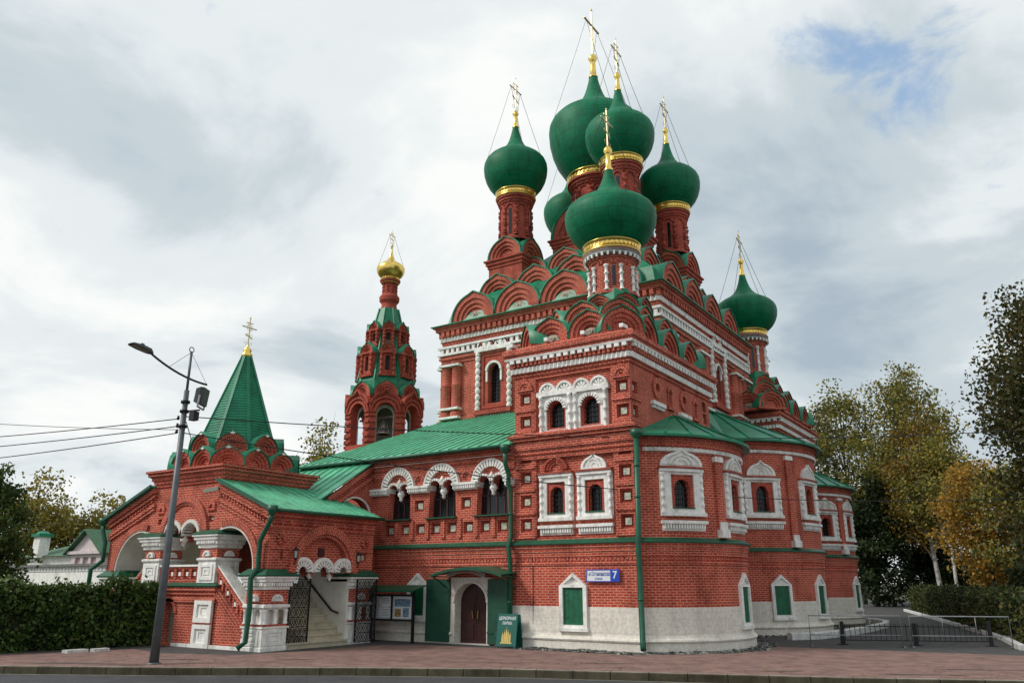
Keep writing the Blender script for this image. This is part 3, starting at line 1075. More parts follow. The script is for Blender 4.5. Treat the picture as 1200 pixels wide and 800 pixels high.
# ---------------------------------------------------------------- south chapel
SM = flat(-4.2, 0, 0)
SR = lambda s, d, z: SM(s, d - .09, z)
EM = flat(0, 0, 90)
wall = MB()
nz = [(s, z) for s in (.42, 3.93) for z in (3.60, 4.33, 5.06, 5.76, 6.90, 7.66)]
bayL, bayU = rect(.80, 3.56, 3.2, 6.02), rect(.80, 3.56, 6.52, 8.30)
poly_wall(wall, SM, rect(0, 4.2, 1.15, 9.42), [bayL, bayU] + [niche_hole(s, z) for s, z in nz], 0, .13)
w_lo = [(1.50, 3.95), (2.86, 3.95)]
w_up = [(1.56, 6.62), (2.80, 6.62)]
for bay, ws, oh, ow in ((bayL, w_lo, .80, .46), (bayU, w_up, .84, .56)):
    poly_wall(wall, SR, [(bay[0][0] - .01, bay[0][1] - .01), (bay[1][0] + .01, bay[1][1] - .01), (bay[2][0] + .01, bay[2][1] + .01), (bay[3][0] - .01, bay[3][1] + .01)],
              [arc_outline(s - ow / 2, s + ow / 2, z, z + oh - ow / 2, None, 8) for s, z in ws], 0, .24)
# east, west, north faces
en = [(.36, 6.90), (.36, 7.66), (6.4, 7.66), (6.4, 8.1)]
oc = [[(s + .16 * math.cos(2 * PI * k / 12), z + .16 * math.sin(2 * PI * k / 12)) for k in range(12)] for s, z in ((2.0, 7.95), (4.3, 7.95))]
sl = [arc_outline(s - .1, s + .1, 7.55, 8.0, None, 6) for s in (3.1, 5.4)]
poly_wall(wall, EM, rect(0, 6.9, 1.15, 9.42), [niche_hole(s, z, .36) for s, z in en] + oc + sl, 0, .13)
for (s, z) in ((2.0, 7.95), (4.3, 7.95)):
    ringseg(wall, EM, s, z, .16, .36, 0, .07, 16, 0, 2 * PI)
    bar(wall, EM(s - .12, .05, z + .40), EM(s, .05, z + .50), .09, .05)
    bar(wall, EM(s + .12, .05, z + .40), EM(s, .05, z + .50), .09, .05)
    wall.face([EM(s + a * .2, -.12, z + b * .2) for a, b in ((-1, -1), (1, -1), (1, 1), (-1, 1))])
for s in (3.1, 5.4):
    wall.face([EM(s + a * .12, -.12, z) for a, z in ((-1, 7.5), (1, 7.5), (1, 8.15), (-1, 8.15))])
    ringseg(wall, EM, s, 8.0, .10, .24, 0, .07, 8)
    box(wall, EM, s - .20, s - .11, 0, .04, 7.5, 8.0)
    box(wall, EM, s + .11, s + .20, 0, .04, 7.5, 8.0)
    box(wall, EM, s - .26, s + .26, 0, .09, 7.40, 7.5)
es = MB()
for s in (2.0, 4.3):
    es2 = MB()
    box(es2, EM, s - .50, s + .50, 0, .12, 7.34, 7.46)
    dents(es2, EM, s - .46, s + .46, 0, .08, 7.24, 7.34, .1, .6)
    es2.build('white_sill', WHITE, church)
poly_wall(wall, flat(-4.2, 6.9, 270), rect(0, 6.9, 1.15, 9.42))
poly_wall(wall, flat(0, 6.9, 180), rect(0, 4.2, 1.15, 9.42))
# little mouldings that divide the sunk panels
for s0, s1 in ((.02, .78), (3.58, 4.22)):
    for z in (3.24, 3.96, 4.69, 5.41, 6.56, 7.28):
        box(wall, SM, s0, s1, 0, .05, z - .045, z + .045)
    s = (s0 + s1) / 2
for z in (6.56, 7.28):
    box(wall, EM, -.02, .72, 0, .05, z - .045, z + .045)
    box(wall, EM, 6.1, 6.9, 0, .05, z - .045, z + .045)
for s in (.42, 3.93):
    ringseg(wall, SM, s, 8.02, .17, .27, 0, .08, 10)
    ringseg(wall, SM, s, 8.02, .09, .17, 0, .04, 10)
    box(wall, SM, s - .30, s + .30, 0, .06, 7.94, 8.02)
    bar(wall, SM(s - .08, .04, 8.28), SM(s, .04, 8.36), .08, .05)
    bar(wall, SM(s + .08, .04, 8.28), SM(s, .04, 8.36), .08, .05)
wall.build('chapel_wall', BRICK, church)
for s, z in nz:
    niche(SM, s, z, church)
for s, z in en[:3]:
    niche(EM, s, z, church, .36, .17)

CAP_PATH = [(-4.2, 6.9), (-4.2, 0), (0, 0), (0, 6.9), (-1.8, 6.9)]
CORN = [(0, 8.38), (.05, 8.42), (.05, 8.50), (.09, 8.52), (.09, 8.73), (.13, 8.75), (.13, 9.02), (.26, 9.06), (.26, 9.14), (.32, 9.16), (.32, 9.30), (.20, 9.40), (-.1, 9.44)]


def cornice(path, dz=0.0, name='cornice', k=1.0):
    c = MB()
    sweep(c, path, [(d * k, z + dz) for d, z in CORN])
    along(path, lambda m, ln: dents(c, m, 0, ln, .12, .20, 8.76 + dz, 8.90 + dz, .17, .5))
    c.build(name, BRICK, church)
    w = MB()
    along(path, lambda m, ln: saw(w, m, -.08, ln + .08, .09, .17, 8.545 + dz, 8.715 + dz, .16))
    sweep(w, path, [(.14, 8.985 + dz), (.25, 8.99 + dz), (.27, 9.055 + dz), (.10, 9.07 + dz)])
    along(path, lambda m, ln: dents(w, m, -.1, ln + .1, .125, .245, 8.875 + dz, 8.99 + dz, .26, .62))
    w.build('white_cornice_band', WHITE, church)


cornice(CAP_PATH)
mc = MB()
sweep(mc, [(-4.2, .6), (-4.2, 0), (0, 0), (0, .3)], [(0, 6.14), (.06, 6.16), (.06, 6.24), (.13, 6.26), (.13, 6.35), (.20, 6.37), (.20, 6.43), (0, 6.53)])
mc.build('floor_cornice', BRICK, church)
tb = MB()
saw(tb, SR, .84, 3.52, .0, .09, 5.80, 5.95, .15)
tb.build('white_toothed_band', WHITE, church)
platband(SR, w_lo[0][0], 3.95, church, white_ped=False, lab='lower window with red brick pediment')
platband(SR, w_lo[1][0], 3.95, church, white_ped=True, lab='lower window with white ogee pediment')
# upper pair of windows in one white carved frame
uw = MB()
poly_wall(uw, SR, rect(.95, 3.42, 6.36, 7.80), [arc_outline(s - .36, s + .36, 6.55, 7.22, None, 10) for s, z in w_up], .08, .08, .08)
for s in (1.02, 2.08, 2.29, 3.35):
    p = SR(s, .11, 0)
    beads(uw, p[0], p[1], 6.42, 7.66, .056, 9, 3)
box(uw, SR, .88, 3.49, 0, .17, 7.66, 7.80)
box(uw, SR, .92, 3.45, 0, .14, 6.40, 6.50)
for s, z in w_up:
    voussoirs(uw, SR, s, 7.20, .29, .40, .06, .14, 11, .62)
    ringseg(uw, SR, s, 7.20, .36, .44, .05, .11, 12)
for s in (1.26, 1.89, 2.52, 3.13):
    disc(uw, SR, s, 7.80, .27, .05, 14)
    ringseg(uw, SR, s, 7.80, .24, .31, 0, .13, 14)
    voussoirs(uw, SR, s, 7.80, .07, .23, .04, .10, 5, .62)
    disc(uw, SR, s, 7.80, .06, .10, 8)
w_ = uw.build('window', WHITE, church)
w_['label'] = 'upper pair of arched windows under four white shell pediments'
rv = MB()
for s, z in w_up:
    poly_wall(rv, SR, arc_outline(s - .37, s + .37, 6.55, 7.22, None, 10), [arc_outline(s - .275, s + .275, 6.62, 7.18, None, 8)], .012, .08)
rv.build('red_reveal', BRICKD, w_)
for s, z in w_up:
    pane_grille(SR, s, z, .56, .84, w_, -.2)
shutter_window(SM, 4.2 - 2.11, .58, church, w=.93, h=1.2, ph=.38)
jl = MB()
box(jl, SM, .66, .675, .015, .03, 0.1, 2.95)
jl.build('lightning_cable', IRON, church)


def tier(cx, cy, hx, hy, z, specs, w, tip, stilt, depth, ch=.2, tile=False, white=False):
    for side, off in specs:
        ang = {'S': 0, 'E': 90, 'N': 180, 'W': 270, 'SE': 45, 'NE': 135, 'NW': 225, 'SW': 315}[side]
        ox = cx + (hx if 'E' in side else -hx if 'W' in side else 0)
        oy = cy + (hy if 'N' in side else -hy if 'S' in side else 0)
        if len(side) == 2:
            ox -= ch * (1 if 'E' in side else -1); oy -= ch * (1 if 'N' in side else -1)
        kokoshnik(flat(ox, oy, ang), off, z, w, tip, stilt, depth, church, tile=tile and len(side) == 1, white=white)


def chapel_top(cx, cy, dz, zdome, R_, ztop, drz, sides, tall=0.0):
    """tiers of kokoshniks, drum and dome over a side chapel"""
    core = MB()
    lv = [(1.9, 3.2, 9.42), (1.8, 3.0, 9.75), (1.3, 2.1, 10.35), (.95, 1.1, 11.25), (.80, .80, 12.0)]
    pr = []
    for hx, hy, z in lv:
        pr.append([(cx + a * hx, cy + b * hy, z + dz) for a, b in ((.55, -1), (1, -.6), (1, .6), (.55, 1), (-.55, 1), (-1, .6), (-1, -.6), (-.55, -1))])
    for A, B in zip(pr[:-1], pr[1:]):
        for i in range(8):
            j = (i + 1) % 8
            core.face([A[i], A[j], B[j], B[i]])
    core.build('tier_roof', GREEN, church)
    s1 = [s for s in (('S', .72), ('S', -.72), ('E', -1.85), ('E', 0.0), ('E', 1.85), ('W', -1.5), ('W', .4)) if s[0] in sides]
    tier(cx, cy, 2.1, 3.45, 9.48 + dz, s1, 1.42, .07, .08, 1.1, tile=True)
    tier(cx, cy, 2.1, 3.45, 9.48 + dz, [(q, 0) for q in ('SE', 'SW', 'NE')], 1.42, .07, .08, 1.0, ch=.28)
    tier(cx, cy, 1.62, 2.5, 10.22 + dz, [s for s in (('S', 0), ('E', -.85), ('E', .85), ('W', 0)) if s[0] in sides], 1.42, .06, .06, .9)
    tier(cx, cy, 1.62, 2.5, 10.22 + dz, [(q, 0) for q in ('SE', 'SW', 'NE')], 1.42, .06, .06, .8, ch=.38)
    for a in range(8):
        ang = a * 45
        t = rad(ang - 90)
        kokoshnik(flat(cx + 1.26 * math.cos(t), cy + 1.26 * math.sin(t), ang), 0, 11.08 + dz, 1.02, .05, .06, .5, church)
    drum(church, cx, cy, .84, 11.85 + dz, drz, 10, white=True, arcs=False)
    onion(church, cx, cy, zdome, R_, 0.98, 1, ztop, 1.7)


chapel_top(-2.1, 3.45, 0.0, 15.12, 1.74, 17.22, 13.62, 'SE')
for s in (.05, 1.42, 2.78, 4.15):
    dr = MB()
    box(dr, SM, s - .07, s + .07, .0, .34, 9.44, 9.56)
    dr.build('white_drip_stone', WHITE, church)

# ---------------------------------------------------------------- north chapel (the same design, mostly hidden)
nb = MB()
NX0, NX1, NY0, NY1 = -4.0, -.2, 17.0, 23.7
poly_wall(nb, flat(NX0, NY0, 0), rect(0, NX1 - NX0, 0, 9.9))
poly_wall(nb, flat(NX1, NY0, 90), rect(0, NY1 - NY0, 0, 9.9))
poly_wall(nb, flat(NX1, NY1, 180), rect(0, NX1 - NX0, 0, 9.9))
nb.build('chapel_wall', BRICK, church)
cornice([(NX0, NY0), (NX1, NY0), (NX1, NY1), (NX0, NY1)], .45)
chapel_top(-2.0, 19.6, .45, 15.92, 1.66, 18.15, 14.47, 'SE')

# ---------------------------------------------------------------- main cube
CX, CY, CH = -7.28, 12.35, 5.5
cb = MB()
CS = flat(CX - CH, CY - CH, 0)      # south face, s = 0 at its west end
CE = flat(CX + CH, CY - CH, 90)
wz = (9.62, 1.82, .68)
cw = [2.98]
poly_wall(cb, CS, rect(0, 11, 0, 13.55), [arc_outline(s - .34, s + .34, 9.55, 11.05, None, 10) for s in (2.98, 5.9)], 0, .4)
poly_wall(cb, CE, rect(0, 11, 0, 13.55), [arc_outline(s - .34, s + .34, 9.9, 11.2, None, 10) for s in (6.6,)], 0, .4)
poly_wall(cb, flat(CX - CH, CY + CH, 270), rect(0, 11, 0, 13.55))
poly_wall(cb, flat(CX + CH, CY + CH, 180), rect(0, 11, 0, 13.55))
cb.build('main_wall', BRICK, church)
CPATH = [(CX - CH, CY - CH), (CX + CH, CY - CH), (CX + CH, CY + CH), (CX - CH, CY + CH), (CX - CH, CY - CH)]
sq = CPATH[:4]
c = MB()
sweep(c, sq, [(0, 12.62), (.05, 12.65), (.05, 12.78), (.10, 12.80), (.10, 12.98), (.16, 13.0), (.16, 13.26), (.28, 13.30), (.28, 13.42), (.38, 13.46), (.38, 13.56), (-.6, 13.62)], closed=True)
sweep(c, sq, [(0, 11.70), (.05, 11.72), (.05, 11.86), (.14, 11.90), (.14, 12.02), (0, 12.06)], closed=True)
sweep(c, sq, [(0, 8.75), (.12, 8.78), (.12, 8.92), (.07, 8.96), (.07, 9.10), (0, 9.14)], closed=True)
along(CPATH, lambda m, ln: dents(c, m, 0, ln, .15, .27, 13.04, 13.27, .30, .55))
c.build('main_cornice', BRICK, church)
c = MB()
along(CPATH, lambda m, ln: saw(c, m, -.1, ln + .1, .10, .19, 12.80, 12.98, .20))
along(CPATH, lambda m, ln: dents(c, m, -.1, ln + .1, .06, .16, 12.20, 12.44, .30, .5))
sweep(c, sq, [(0, 12.44), (.20, 12.44), (.20, 12.54), (0, 12.56)], closed=True)
sweep(c, sq, [(0, 12.08), (.20, 12.10), (.20, 12.20), (0, 12.21)], closed=True)
along(CPATH, lambda m, ln: dents(c, m, 0, ln, .155, .22, 13.08, 13.24, .30, .28))
along(CPATH, lambda m, ln: dents(c, m, 0, ln, .0, .10, 8.60, 8.76, .17, .6))
c.build('white_main_cornice', WHITE, church)
c = MB()
sweep(c, sq, [(.40, 13.50), (.46, 13.52), (.46, 13.56), (-.5, 13.74)], closed=True)
c.build('green_eave', GREEN, church)
# engaged columns at the corners and between the bays
for mp, ss in ((CS, (.30, .88, 10.1, 10.7)), (CE, (.3, .9, 4.0, 4.6, 8.7, 9.3, 10.1, 10.7)), (flat(CX - CH, CY + CH, 270), (10.7, 10.1))):
    for s in ss:
        c = MB()
        p = mp(s, .05, 0)
        lathe(c, p[0], p[1], [(.30, 9.1), (.30, 9.3), (.24, 9.36), (.24, 10.55), (.27, 10.6), (.24, 10.65), (.24, 11.5), (.30, 11.56), (.30, 11.74)], 14)
        co = c.build('engaged_column', BRICK, church)
        for z0, z1 in ((9.02, 9.12), (9.44, 9.54), (11.50, 11.60)):
            c = MB()
            box(c, mp, s - .29, s + .29, 0, .36, z0, z1)
            c.build('white_ring', WHITE, co)


def tall_window(m, sc, z0, h, parent, ow=.68, fans=2, lab=None):
    f = MB()
    for e in (-1, 1):
        p = m(sc + e * .86, .1, 0)
        beads(f, p[0], p[1], z0 - .28, z0 + 2.42, .085, 9, 8)
    box(f, m, sc - 1.0, sc + 1.0, 0, .22, z0 + 2.42, z0 + 2.56)
    ringseg(f, m, sc, z0 + h - ow / 2, ow / 2 + .004, ow / 2 + .10, .0, .13, 12)
    for e in (-1, 1):
        box(f, m, sc + e * (ow / 2 + .05) - .045, sc + e * (ow / 2 + .05) + .045, 0, .08, z0 + 1.0, z0 + h - ow / 2)
    for k in range(fans):
        s = sc + (k - (fans - 1) / 2) * .82
        voussoirs(f, m, s, z0 + 2.58, .10, .36, .03, .13, 5, .5)
    dents(f, m, sc - .9, sc + .9, 0, .08, z0 - .70, z0 - .52, .14, .6)
    w = f.build('window', WHITE, parent)
    if lab: w['label'] = lab
    r = MB()
    for k in range(fans):
        s = sc + (k - (fans - 1) / 2) * .82
        ringseg(r, m, s, z0 + 2.57, .36, .44, 0, .16, 12)
        disc(r, m, s, z0 + 2.57, .36, .02, 12)
    poly_wall(r, m, rect(sc - .72, sc + .72, z0 - .22, z0 + 2.40), [rect(sc - .56, sc + .56, z0 - .1, z0 + 2.2)], .07, .07, .07)
    poly_wall(r, m, rect(sc - .56, sc + .56, z0 - .1, z0 + 2.2), [arc_outline(sc - ow / 2, sc + ow / 2, z0, z0 + h - ow / 2, None, 8)], .02, .02)
    box(r, m, sc - 1.0, sc + 1.0, 0, .24, z0 - .5, z0 - .32)
    r.build('red_surround', BRICKD, w)
    pane_grille(m, sc, z0, ow, h, w, -.3, True, 3, 10)
    return w


tall_window(CS, 2.98, 9.55, 1.84, church, lab='tall south window nearest the west corner')
tall_window(CS, 5.9, 9.55, 1.84, church, lab='tall south window beside the chapel')
tall_window(CE, 6.6, 9.9, 1.64, church, lab='tall east window above the apse roof')
# kokoshnik tiers
for k in range(4):
    kokoshnik(CS, 1.72 + 2.46 * k, 13.66, 2.40, .10, .12, 1.3, church, tile=True)
    kokoshnik(CE, 1.80 + 2.46 * k, 13.66, 2.40, .10, .12, 1.3, church)
core = MB()
rings = []
for h_, z in ((5.42, 13.6), (5.2, 14.5), (4.3, 15.3), (3.6, 16.1), (2.6, 16.9), (1.3, 18.2)):
    rings.append([(CX + a * h_, CY + b * h_, z) for a, b in ((-1, -1), (1, -1), (1, 1), (-1, 1))])
for A, B in zip(rings[:-1], rings[1:]):
    for i in range(4):
        core.face([A[i], A[(i + 1) % 4], B[(i + 1) % 4], B[i]])
core.build('main_roof', GREEN, church)
for k in range(4):
    off = -3.22 + 2.14 * k
    kokoshnik(flat(CX, CY - 4.35, 0), off, 15.02, 2.06, .10, .08, 1.2, church)
    kokoshnik(flat(CX + 4.35, CY, 90), off, 15.02, 2.06, .10, .08, 1.2, church)


for ang, (ux, uy) in ((0, (0, -1)), (90, (1, 0))):
    for k in range(3):
        kokoshnik(flat(CX + 3.35 * ux, CY + 3.35 * uy, ang), -1.9 + 1.9 * k, 16.15, 1.78, .09, .08, .9, church)


def pedestal(x, y, h, z0, z1, sides, kw):
    p = MB()
    pts = [(x - h, y - h), (x + h, y - h), (x + h, y + h), (x - h, y + h)]
    sweep(p, pts, [(0, z0), (0, z1 - .42), (.05, z1 - .40), (.05, z1 - .28), (.12, z1 - .24), (.12, z1 - .10), (.2, z1 - .06), (.2, z1 + .02), (-.1, z1 + .04)], closed=True)
    p.build('drum_pedestal', BRICKD, church)
    r = MB()
    a = [(x + i * h * .68, y + j * h * .68, z1 + .03) for i, j in ((-1, -1), (1, -1), (1, 1), (-1, 1))]
    b = [(x + i * h * .50, y + j * h * .50, z1 + 1.05 * h + .25) for i, j in ((-1, -1), (1, -1), (1, 1), (-1, 1))]
    for i in range(4):
        r.face([a[i], a[(i + 1) % 4], b[(i + 1) % 4], b[i]])
    r.face(b)
    r.build('pedestal_roof', GREEN, church)
    for s_, ang in (('S', 0), ('E', 90), ('N', 180), ('W', 270)):
        if s_ in sides:
            t = rad(ang - 90)
            kokoshnik(flat(x + h * 1.04 * math.cos(t), y + h * 1.04 * math.sin(t), ang), 0, z1 + .06, kw, .1, .05, h * .32, church)


for dx, dy, sides in ((-3, -3, 'SEW'), (3, -3, 'SEW'), (3, 3, 'SE'), (-3, 3, 'SW')):
    x, y = CX + dx, CY + dy
    pedestal(x, y, .97, 15.6, 17.15, sides, 1.86)
    drum(church, x, y, .78, 18.25, 20.66, 8)
    onion(church, x, y, 22.44, 1.66, 1.22, 1, 25.0, 2.0)
pedestal(CX + .18, CY, 1.75, 16.6, 18.5, 'SEW', 3.3)
drum(church, CX + .18, CY, 1.24, 19.4, 21.95, 10)
onion(church, CX + .18, CY, 25.05, 2.50, 1.57, 1, 28.6, 2.95, big=True)

# ---------------------------------------------------------------- apses


def apse(cx, cy, r, th, z_eave, apex, wins, lows, strips, tail=(), tail2=(), fw=1.42, pw=.96, zr=.58, redw=.11, ow_=.52):
    m0 = curved(cx, cy, r, -th)
    S_ = lambda b: rad(b - 90 + th) * r          # bearing (0 south, 90 east) -> s
    path = list(tail) + arcpts(cx, cy, r, th, 36) + list(tail2)
    s1 = rad(2 * th) * r
    w = MB()
    holes = [(S_(b) - ow_ / 2, S_(b) + ow_ / 2, z, z + h, True) for b, z, h, *_ in wins]
    grid_wall(w, m0, 0, s1, 1.15, z_eave, holes, 0, .24)
    sweep(w, path, [(0, z_eave - .50), (.05, z_eave - .48), (.05, z_eave - .36), (.10, z_eave - .34), (.10, z_eave - .20), (.16, z_eave - .18), (.16, z_eave - .02)])
    for b in strips:
        box(w, m0, S_(b) - .17, S_(b) + .17, 0, .09, 3.14, z_eave - .5, 3)
    w.build('apse_wall', BRICK, church)
    t = MB()
    grid_wall(t, m0, S_(min(strips + [b - 20 for b, *_ in wins])) if False else .25, s1 - .25, z_eave - .50, z_eave - .40, (), .02)
    saw(t, m0, .2, s1 - .2, .05, .12, z_eave - .48, z_eave - .37, .15)
    for b in strips:
        box(t, m0, S_(b) - .19, S_(b) + .19, 0, .13, z_eave - .72, z_eave - .56, 3)
        f = [(-.20, .24), (-.16, .15), (-.16, .15)]
        box(t, m0, S_(b) - .18, S_(b) + .18, 0, .20, 3.16, 3.40, 3)
        box(t, m0, S_(b) - .15, S_(b) + .15, 0, .15, 3.40, 3.62, 3)
    t.build('white_band', WHITE, church)
    base_courses(path)
    for b, z, h, *o in wins:
        platband(m0, S_(b), z, church, ow=ow_, oh=h, fw=fw, pw=pw, zr=zr, redw=redw, hd=.22, lab=o[0] if o else None)
    for b, *o in lows:
        shutter_window(m0, S_(b), .62, church, w=.86, h=1.18, ph=.36, lab=o[0] if o else None)
    # low conical roof with seams, running up to the wall behind
    rf = MB()
    e = [(cx + (r + .38) * math.cos(rad(-th + 2 * th * k / 30)), cy + (r + .38) * math.sin(rad(-th + 2 * th * k / 30)), z_eave) for k in range(31)]
    for a, b in zip(e[:-1], e[1:]):
        rf.face([a, b, apex])
        rf.face([(a[0], a[1], z_eave - .07), (b[0], b[1], z_eave - .07), b, a])
    for k in range(0, 31, 3):
        A = Vector(e[k]) + Vector((0, 0, .02)); B = Vector(apex) + Vector((0, 0, .02))
        bar(rf, A, A.lerp(B, .97), .03, .05)
    lo = [(cx + (r + .02) * math.cos(rad(-th + 2 * th * k / 30)), cy + (r + .02) * math.sin(rad(-th + 2 * th * k / 30)), z_eave - .05) for k in range(31)]
    for a, b, c_, d_ in zip(e[:-1], e[1:], lo[1:], lo[:-1]):
        rf.face([(d_[0], d_[1], d_[2]), (c_[0], c_[1], c_[2]), (b[0], b[1], z_eave - .07), (a[0], a[1], z_eave - .07)])
    rf.build('apse_roof', GREEN, church)
    return m0, S_


apse(-1.73, 3.4, 3.64, 61.6, 6.14, (0.0, 3.43, 7.28), [(50, 4.0, .83, 'south apse window facing the pavement'), (88, 4.0, .83, 'south apse window seen edge on')],
     [(90, 'shuttered window on the east of the south apse')], [72], tail=[(-4.2, 0), (0, 0)], tail2=[(0, 6.85)])
apse(-1.775, 12.35, 4.0, 88, 7.2, (-1.78, 12.1, 9.2), [(43.5, 4.48, .96, 'middle apse window facing the pavement'), (81, 4.48, .96, 'middle apse window seen edge on')],
     [(49.5, 'shuttered window on the south of the middle apse'), (82, 'shuttered window on the east of the middle apse')], [62], fw=1.56, pw=.74, zr=.74, redw=.2, ow_=.50)
apse(-1.73, 21.0, 3.55, 61.6, 6.35, (-.2, 21.0, 7.6), [(54, 4.0, .83, 'north apse window facing the pavement'), (84, 4.0, .83, 'north apse window seen edge on')],
     [(84, 'shuttered window on the east of the north apse')], [70])
# connecting wall between the chapels and the middle apse
cw2 = MB()
poly_wall(cw2, flat(-1.78, 6.9, 0), rect(0, 1.78, 0, 7.4))
cw2.build('chapel_wall', BRICK, church)
seamed_roof('apse_roof', church, [(.15, 8.9, 7.15), (-1.2, 8.0, 7.15), (-1.78, 8.2, 9.2), (-1.78, 12.1, 9.2)], GREEN)
downpipe(church, [(.20, -.16, 6.08), (.17, -.22, 3.35), (.17, -.30, 3.0), (.17, -.26, 2.5), (.17, -.26, .35), (.24, -.40, .12)], .085)
# stone apron round the apses
ap = MB()
sweep(ap, [(-3.6, -.02), (0, 0)] + arcpts(-1.73, 3.4, 3.64, 61.6, 24)[1:] + arcpts(-1.775, 12.35, 4.0, 80, 24)[3:] + [(-.2, 17.2)] + arcpts(-1.73, 21, 3.55, 61.6, 20)[1:-1], [(.05, .03), (.30, .028), (.62, .012)], cap=False)
ap_path = [(-3.6, -.02), (0, 0)] + arcpts(-1.73, 3.4, 3.64, 61.6, 24)[1:] + arcpts(-1.775, 12.35, 4.0, 80, 24)[3:]
for a, b in zip(ap_path[:-1], ap_path[1:]):
    ln = math.hypot(b[0] - a[0], b[1] - a[1])
    if ln > 5: continue
    m = flat(a[0], a[1], math.degrees(math.atan2(b[1] - a[1], b[0] - a[0])))
    for k in range(max(1, int(ln * 17))):
        s_, d_, q = random.uniform(0, ln), random.uniform(.2, .78), random.uniform(.05, .13)
        hgt = random.uniform(.03, .075)
        rim = [(s_ + q * (1 + random.uniform(-.3, .3)) * math.cos(2 * PI * j / 7), d_ + q * .7 * (1 + random.uniform(-.3, .3)) * math.sin(2 * PI * j / 7)) for j in range(7)]
        tp_ = [m(s_ + (r_[0] - s_) * .7, d_ + (r_[1] - d_) * .7, hgt) for r_ in rim]
        lo_ = [m(r_[0], r_[1], .005) for r_ in rim]
        ap.face(tp_)
        for j in range(7):
            ap.face([lo_[j], lo_[(j + 1) % 7], tp_[(j + 1) % 7], tp_[j]])
tag(ap.build('cobble_apron', COBBLE), kind='structure')

# ---------------------------------------------------------------- gallery west of the chapel
GM = flat(-10.45, 0, 0)
gx = [(.82, 1.86, 1.30), (2.68, 3.86, 3.27), (4.72, 5.98, 5.34)]     # openings and arch centres


def twin(a, b, z0, zs, n=8, pend=.14, k=2):
    """opening under k small hanging arches"""
    w = (b - a) / k
    p = [(a, z0), (b, z0)]
    for q in reversed(range(k)):
        c = a + w * (q + .5)
        r = w / 2 - .04
        p.append((c + r, zs - (pend if q < k - 1 else 0)))
        for j in range(n + 1):
            t = PI * j / n
            p.append((c + r * math.cos(t), zs + r * math.sin(t)))
        p.append((c - r, zs - (pend if q > 0 else 0)))
    return p


gw = MB()
gn = [(2.25, 4.42), (4.28, 4.42)] + [(.94 + .69 * k, 3.62) for k in range(8)]
doorhole = arc_outline(3.95, 5.23, 0.0, 1.27, .6, 12)
poly_wall(gw, GM, rect(0, 6.25, 0, 6.16), [twin(a, b, 4.0, 4.98) for a, b, c_ in gx] + [niche_hole(s, z, .40) for s, z in gn] + [doorhole], 0, .34)
sweep(gw, [(-10.45, 0), (-4.2, 0)], [(0, 5.42), (.05, 5.44), (.05, 5.70), (.10, 5.72), (.10, 5.86), (.16, 5.88), (.16, 6.02), (.24, 6.04), (.24, 6.16)])
for s, z in ((2.27, 5.30), (4.33, 5.30)):
    ringseg(gw, GM, s, z, .15, .24, 0, .08, 10)
    ringseg(gw, GM, s, z, .07, .15, 0, .04, 10)
    bar(gw, GM(s - .07, .04, z + .23), GM(s, .04, z + .31), .07, .05)
    bar(gw, GM(s + .07, .04, z + .23), GM(s, .04, z + .31), .07, .05)
for k in range(9):
    box(gw, GM, .94 + .69 * (k - .5) - .07, .94 + .69 * (k - .5) + .07, 0, .06, 3.30, 3.94)
poly_wall(gw, flat(-10.45, 6.8, 270), rect(0, 6.8, 0, 6.16))
gw.build('gallery_wall', BRICK, church)
for s, z in gn:
    niche(GM, s, z, church, .40, .21)
gi = MB()
wbox(gi, -10.4, -4.25, .36, 6.6, 3.0, 3.06)
wbox(gi, -10.4, -4.25, 2.6, 2.7, 3.06, 6.1)
wbox(gi, -10.4, -4.25, .36, 6.6, 6.05, 6.1)
gi.build('gallery_interior', DARK, church)
for a, b, c_ in gx:
    g = MB()
    n = 4
    for k in range(n + 1):
        s = a + (b - a) * k / n
        box(g, GM, s - .025, s + .025, -.32, -.27, 4.0, 5.25)
    box(g, GM, a, b, -.32, -.27, 4.62, 4.67)
    fr = g.build('window', WOOD, church)
    p_ = MB()
    box(p_, GM, a, b, -.31, -.30, 4.0, 5.3)
    p_.build('pane', GLASS, fr)
    f = MB()
    box(f, GM, a - .06, b + .06, -.2, .14, 3.955, 3.995)
    f.build('sill_flashing', GREENP, fr)
    w = MB()
    voussoirs(w, GM, c_, 5.06, .50, .72, .02, .13, 17, .66)
    ringseg(w, GM, c_, 5.06, .71, .76, 0, .14, 18)
    for k in range(2):
        ww = (b - a) / 2
        cc = a + ww * (k + .5)
        voussoirs(w, GM, cc, 4.98, ww / 2 - .03, ww / 2 + .05, .01, .10, 9, .72)
    p = GM((a + b) / 2, -.08, 0)
    lathe(w, p[0], p[1], [(.0, 4.60), (.07, 4.68), (.05, 4.74), (.13, 4.84), (.13, 4.90), (.09, 4.95), (.09, 5.0)], 10)
    p = GM((a + b) / 2, .05, 0)
    lathe(w, p[0], p[1], [(.0, 5.12), (.05, 5.18), (.09, 5.26), (.0, 5.42)], 8)
    w.build('white_arch', WHITE, church)
for s0, s1 in ((-.06, .90), (1.78, 2.76), (3.78, 4.80), (5.90, 6.25)):
    w = MB()
    box(w, GM, s0 + .05, s1 - .05, -.3, .10, 4.86, 4.93)
    box(w, GM, s0 + .02, s1 - .02, -.32, .14, 4.93, 5.02)
    dents(w, GM, s0 + .03, s1 - .03, .14, .18, 4.90, 5.02, .09, .55)
    box(w, GM, s0, s1, -.34, .20, 5.02, 5.10)
    w.build('white_capital', WHITE, church)
tb = MB()
saw(tb, GM, .05, 6.2, .055, .14, 5.90 - .02, 6.02 - .02, .15)
box(tb, GM, .05, 6.2, .0, .17, 5.885, 5.90)
tb.build('white_toothed_band', WHITE, church)
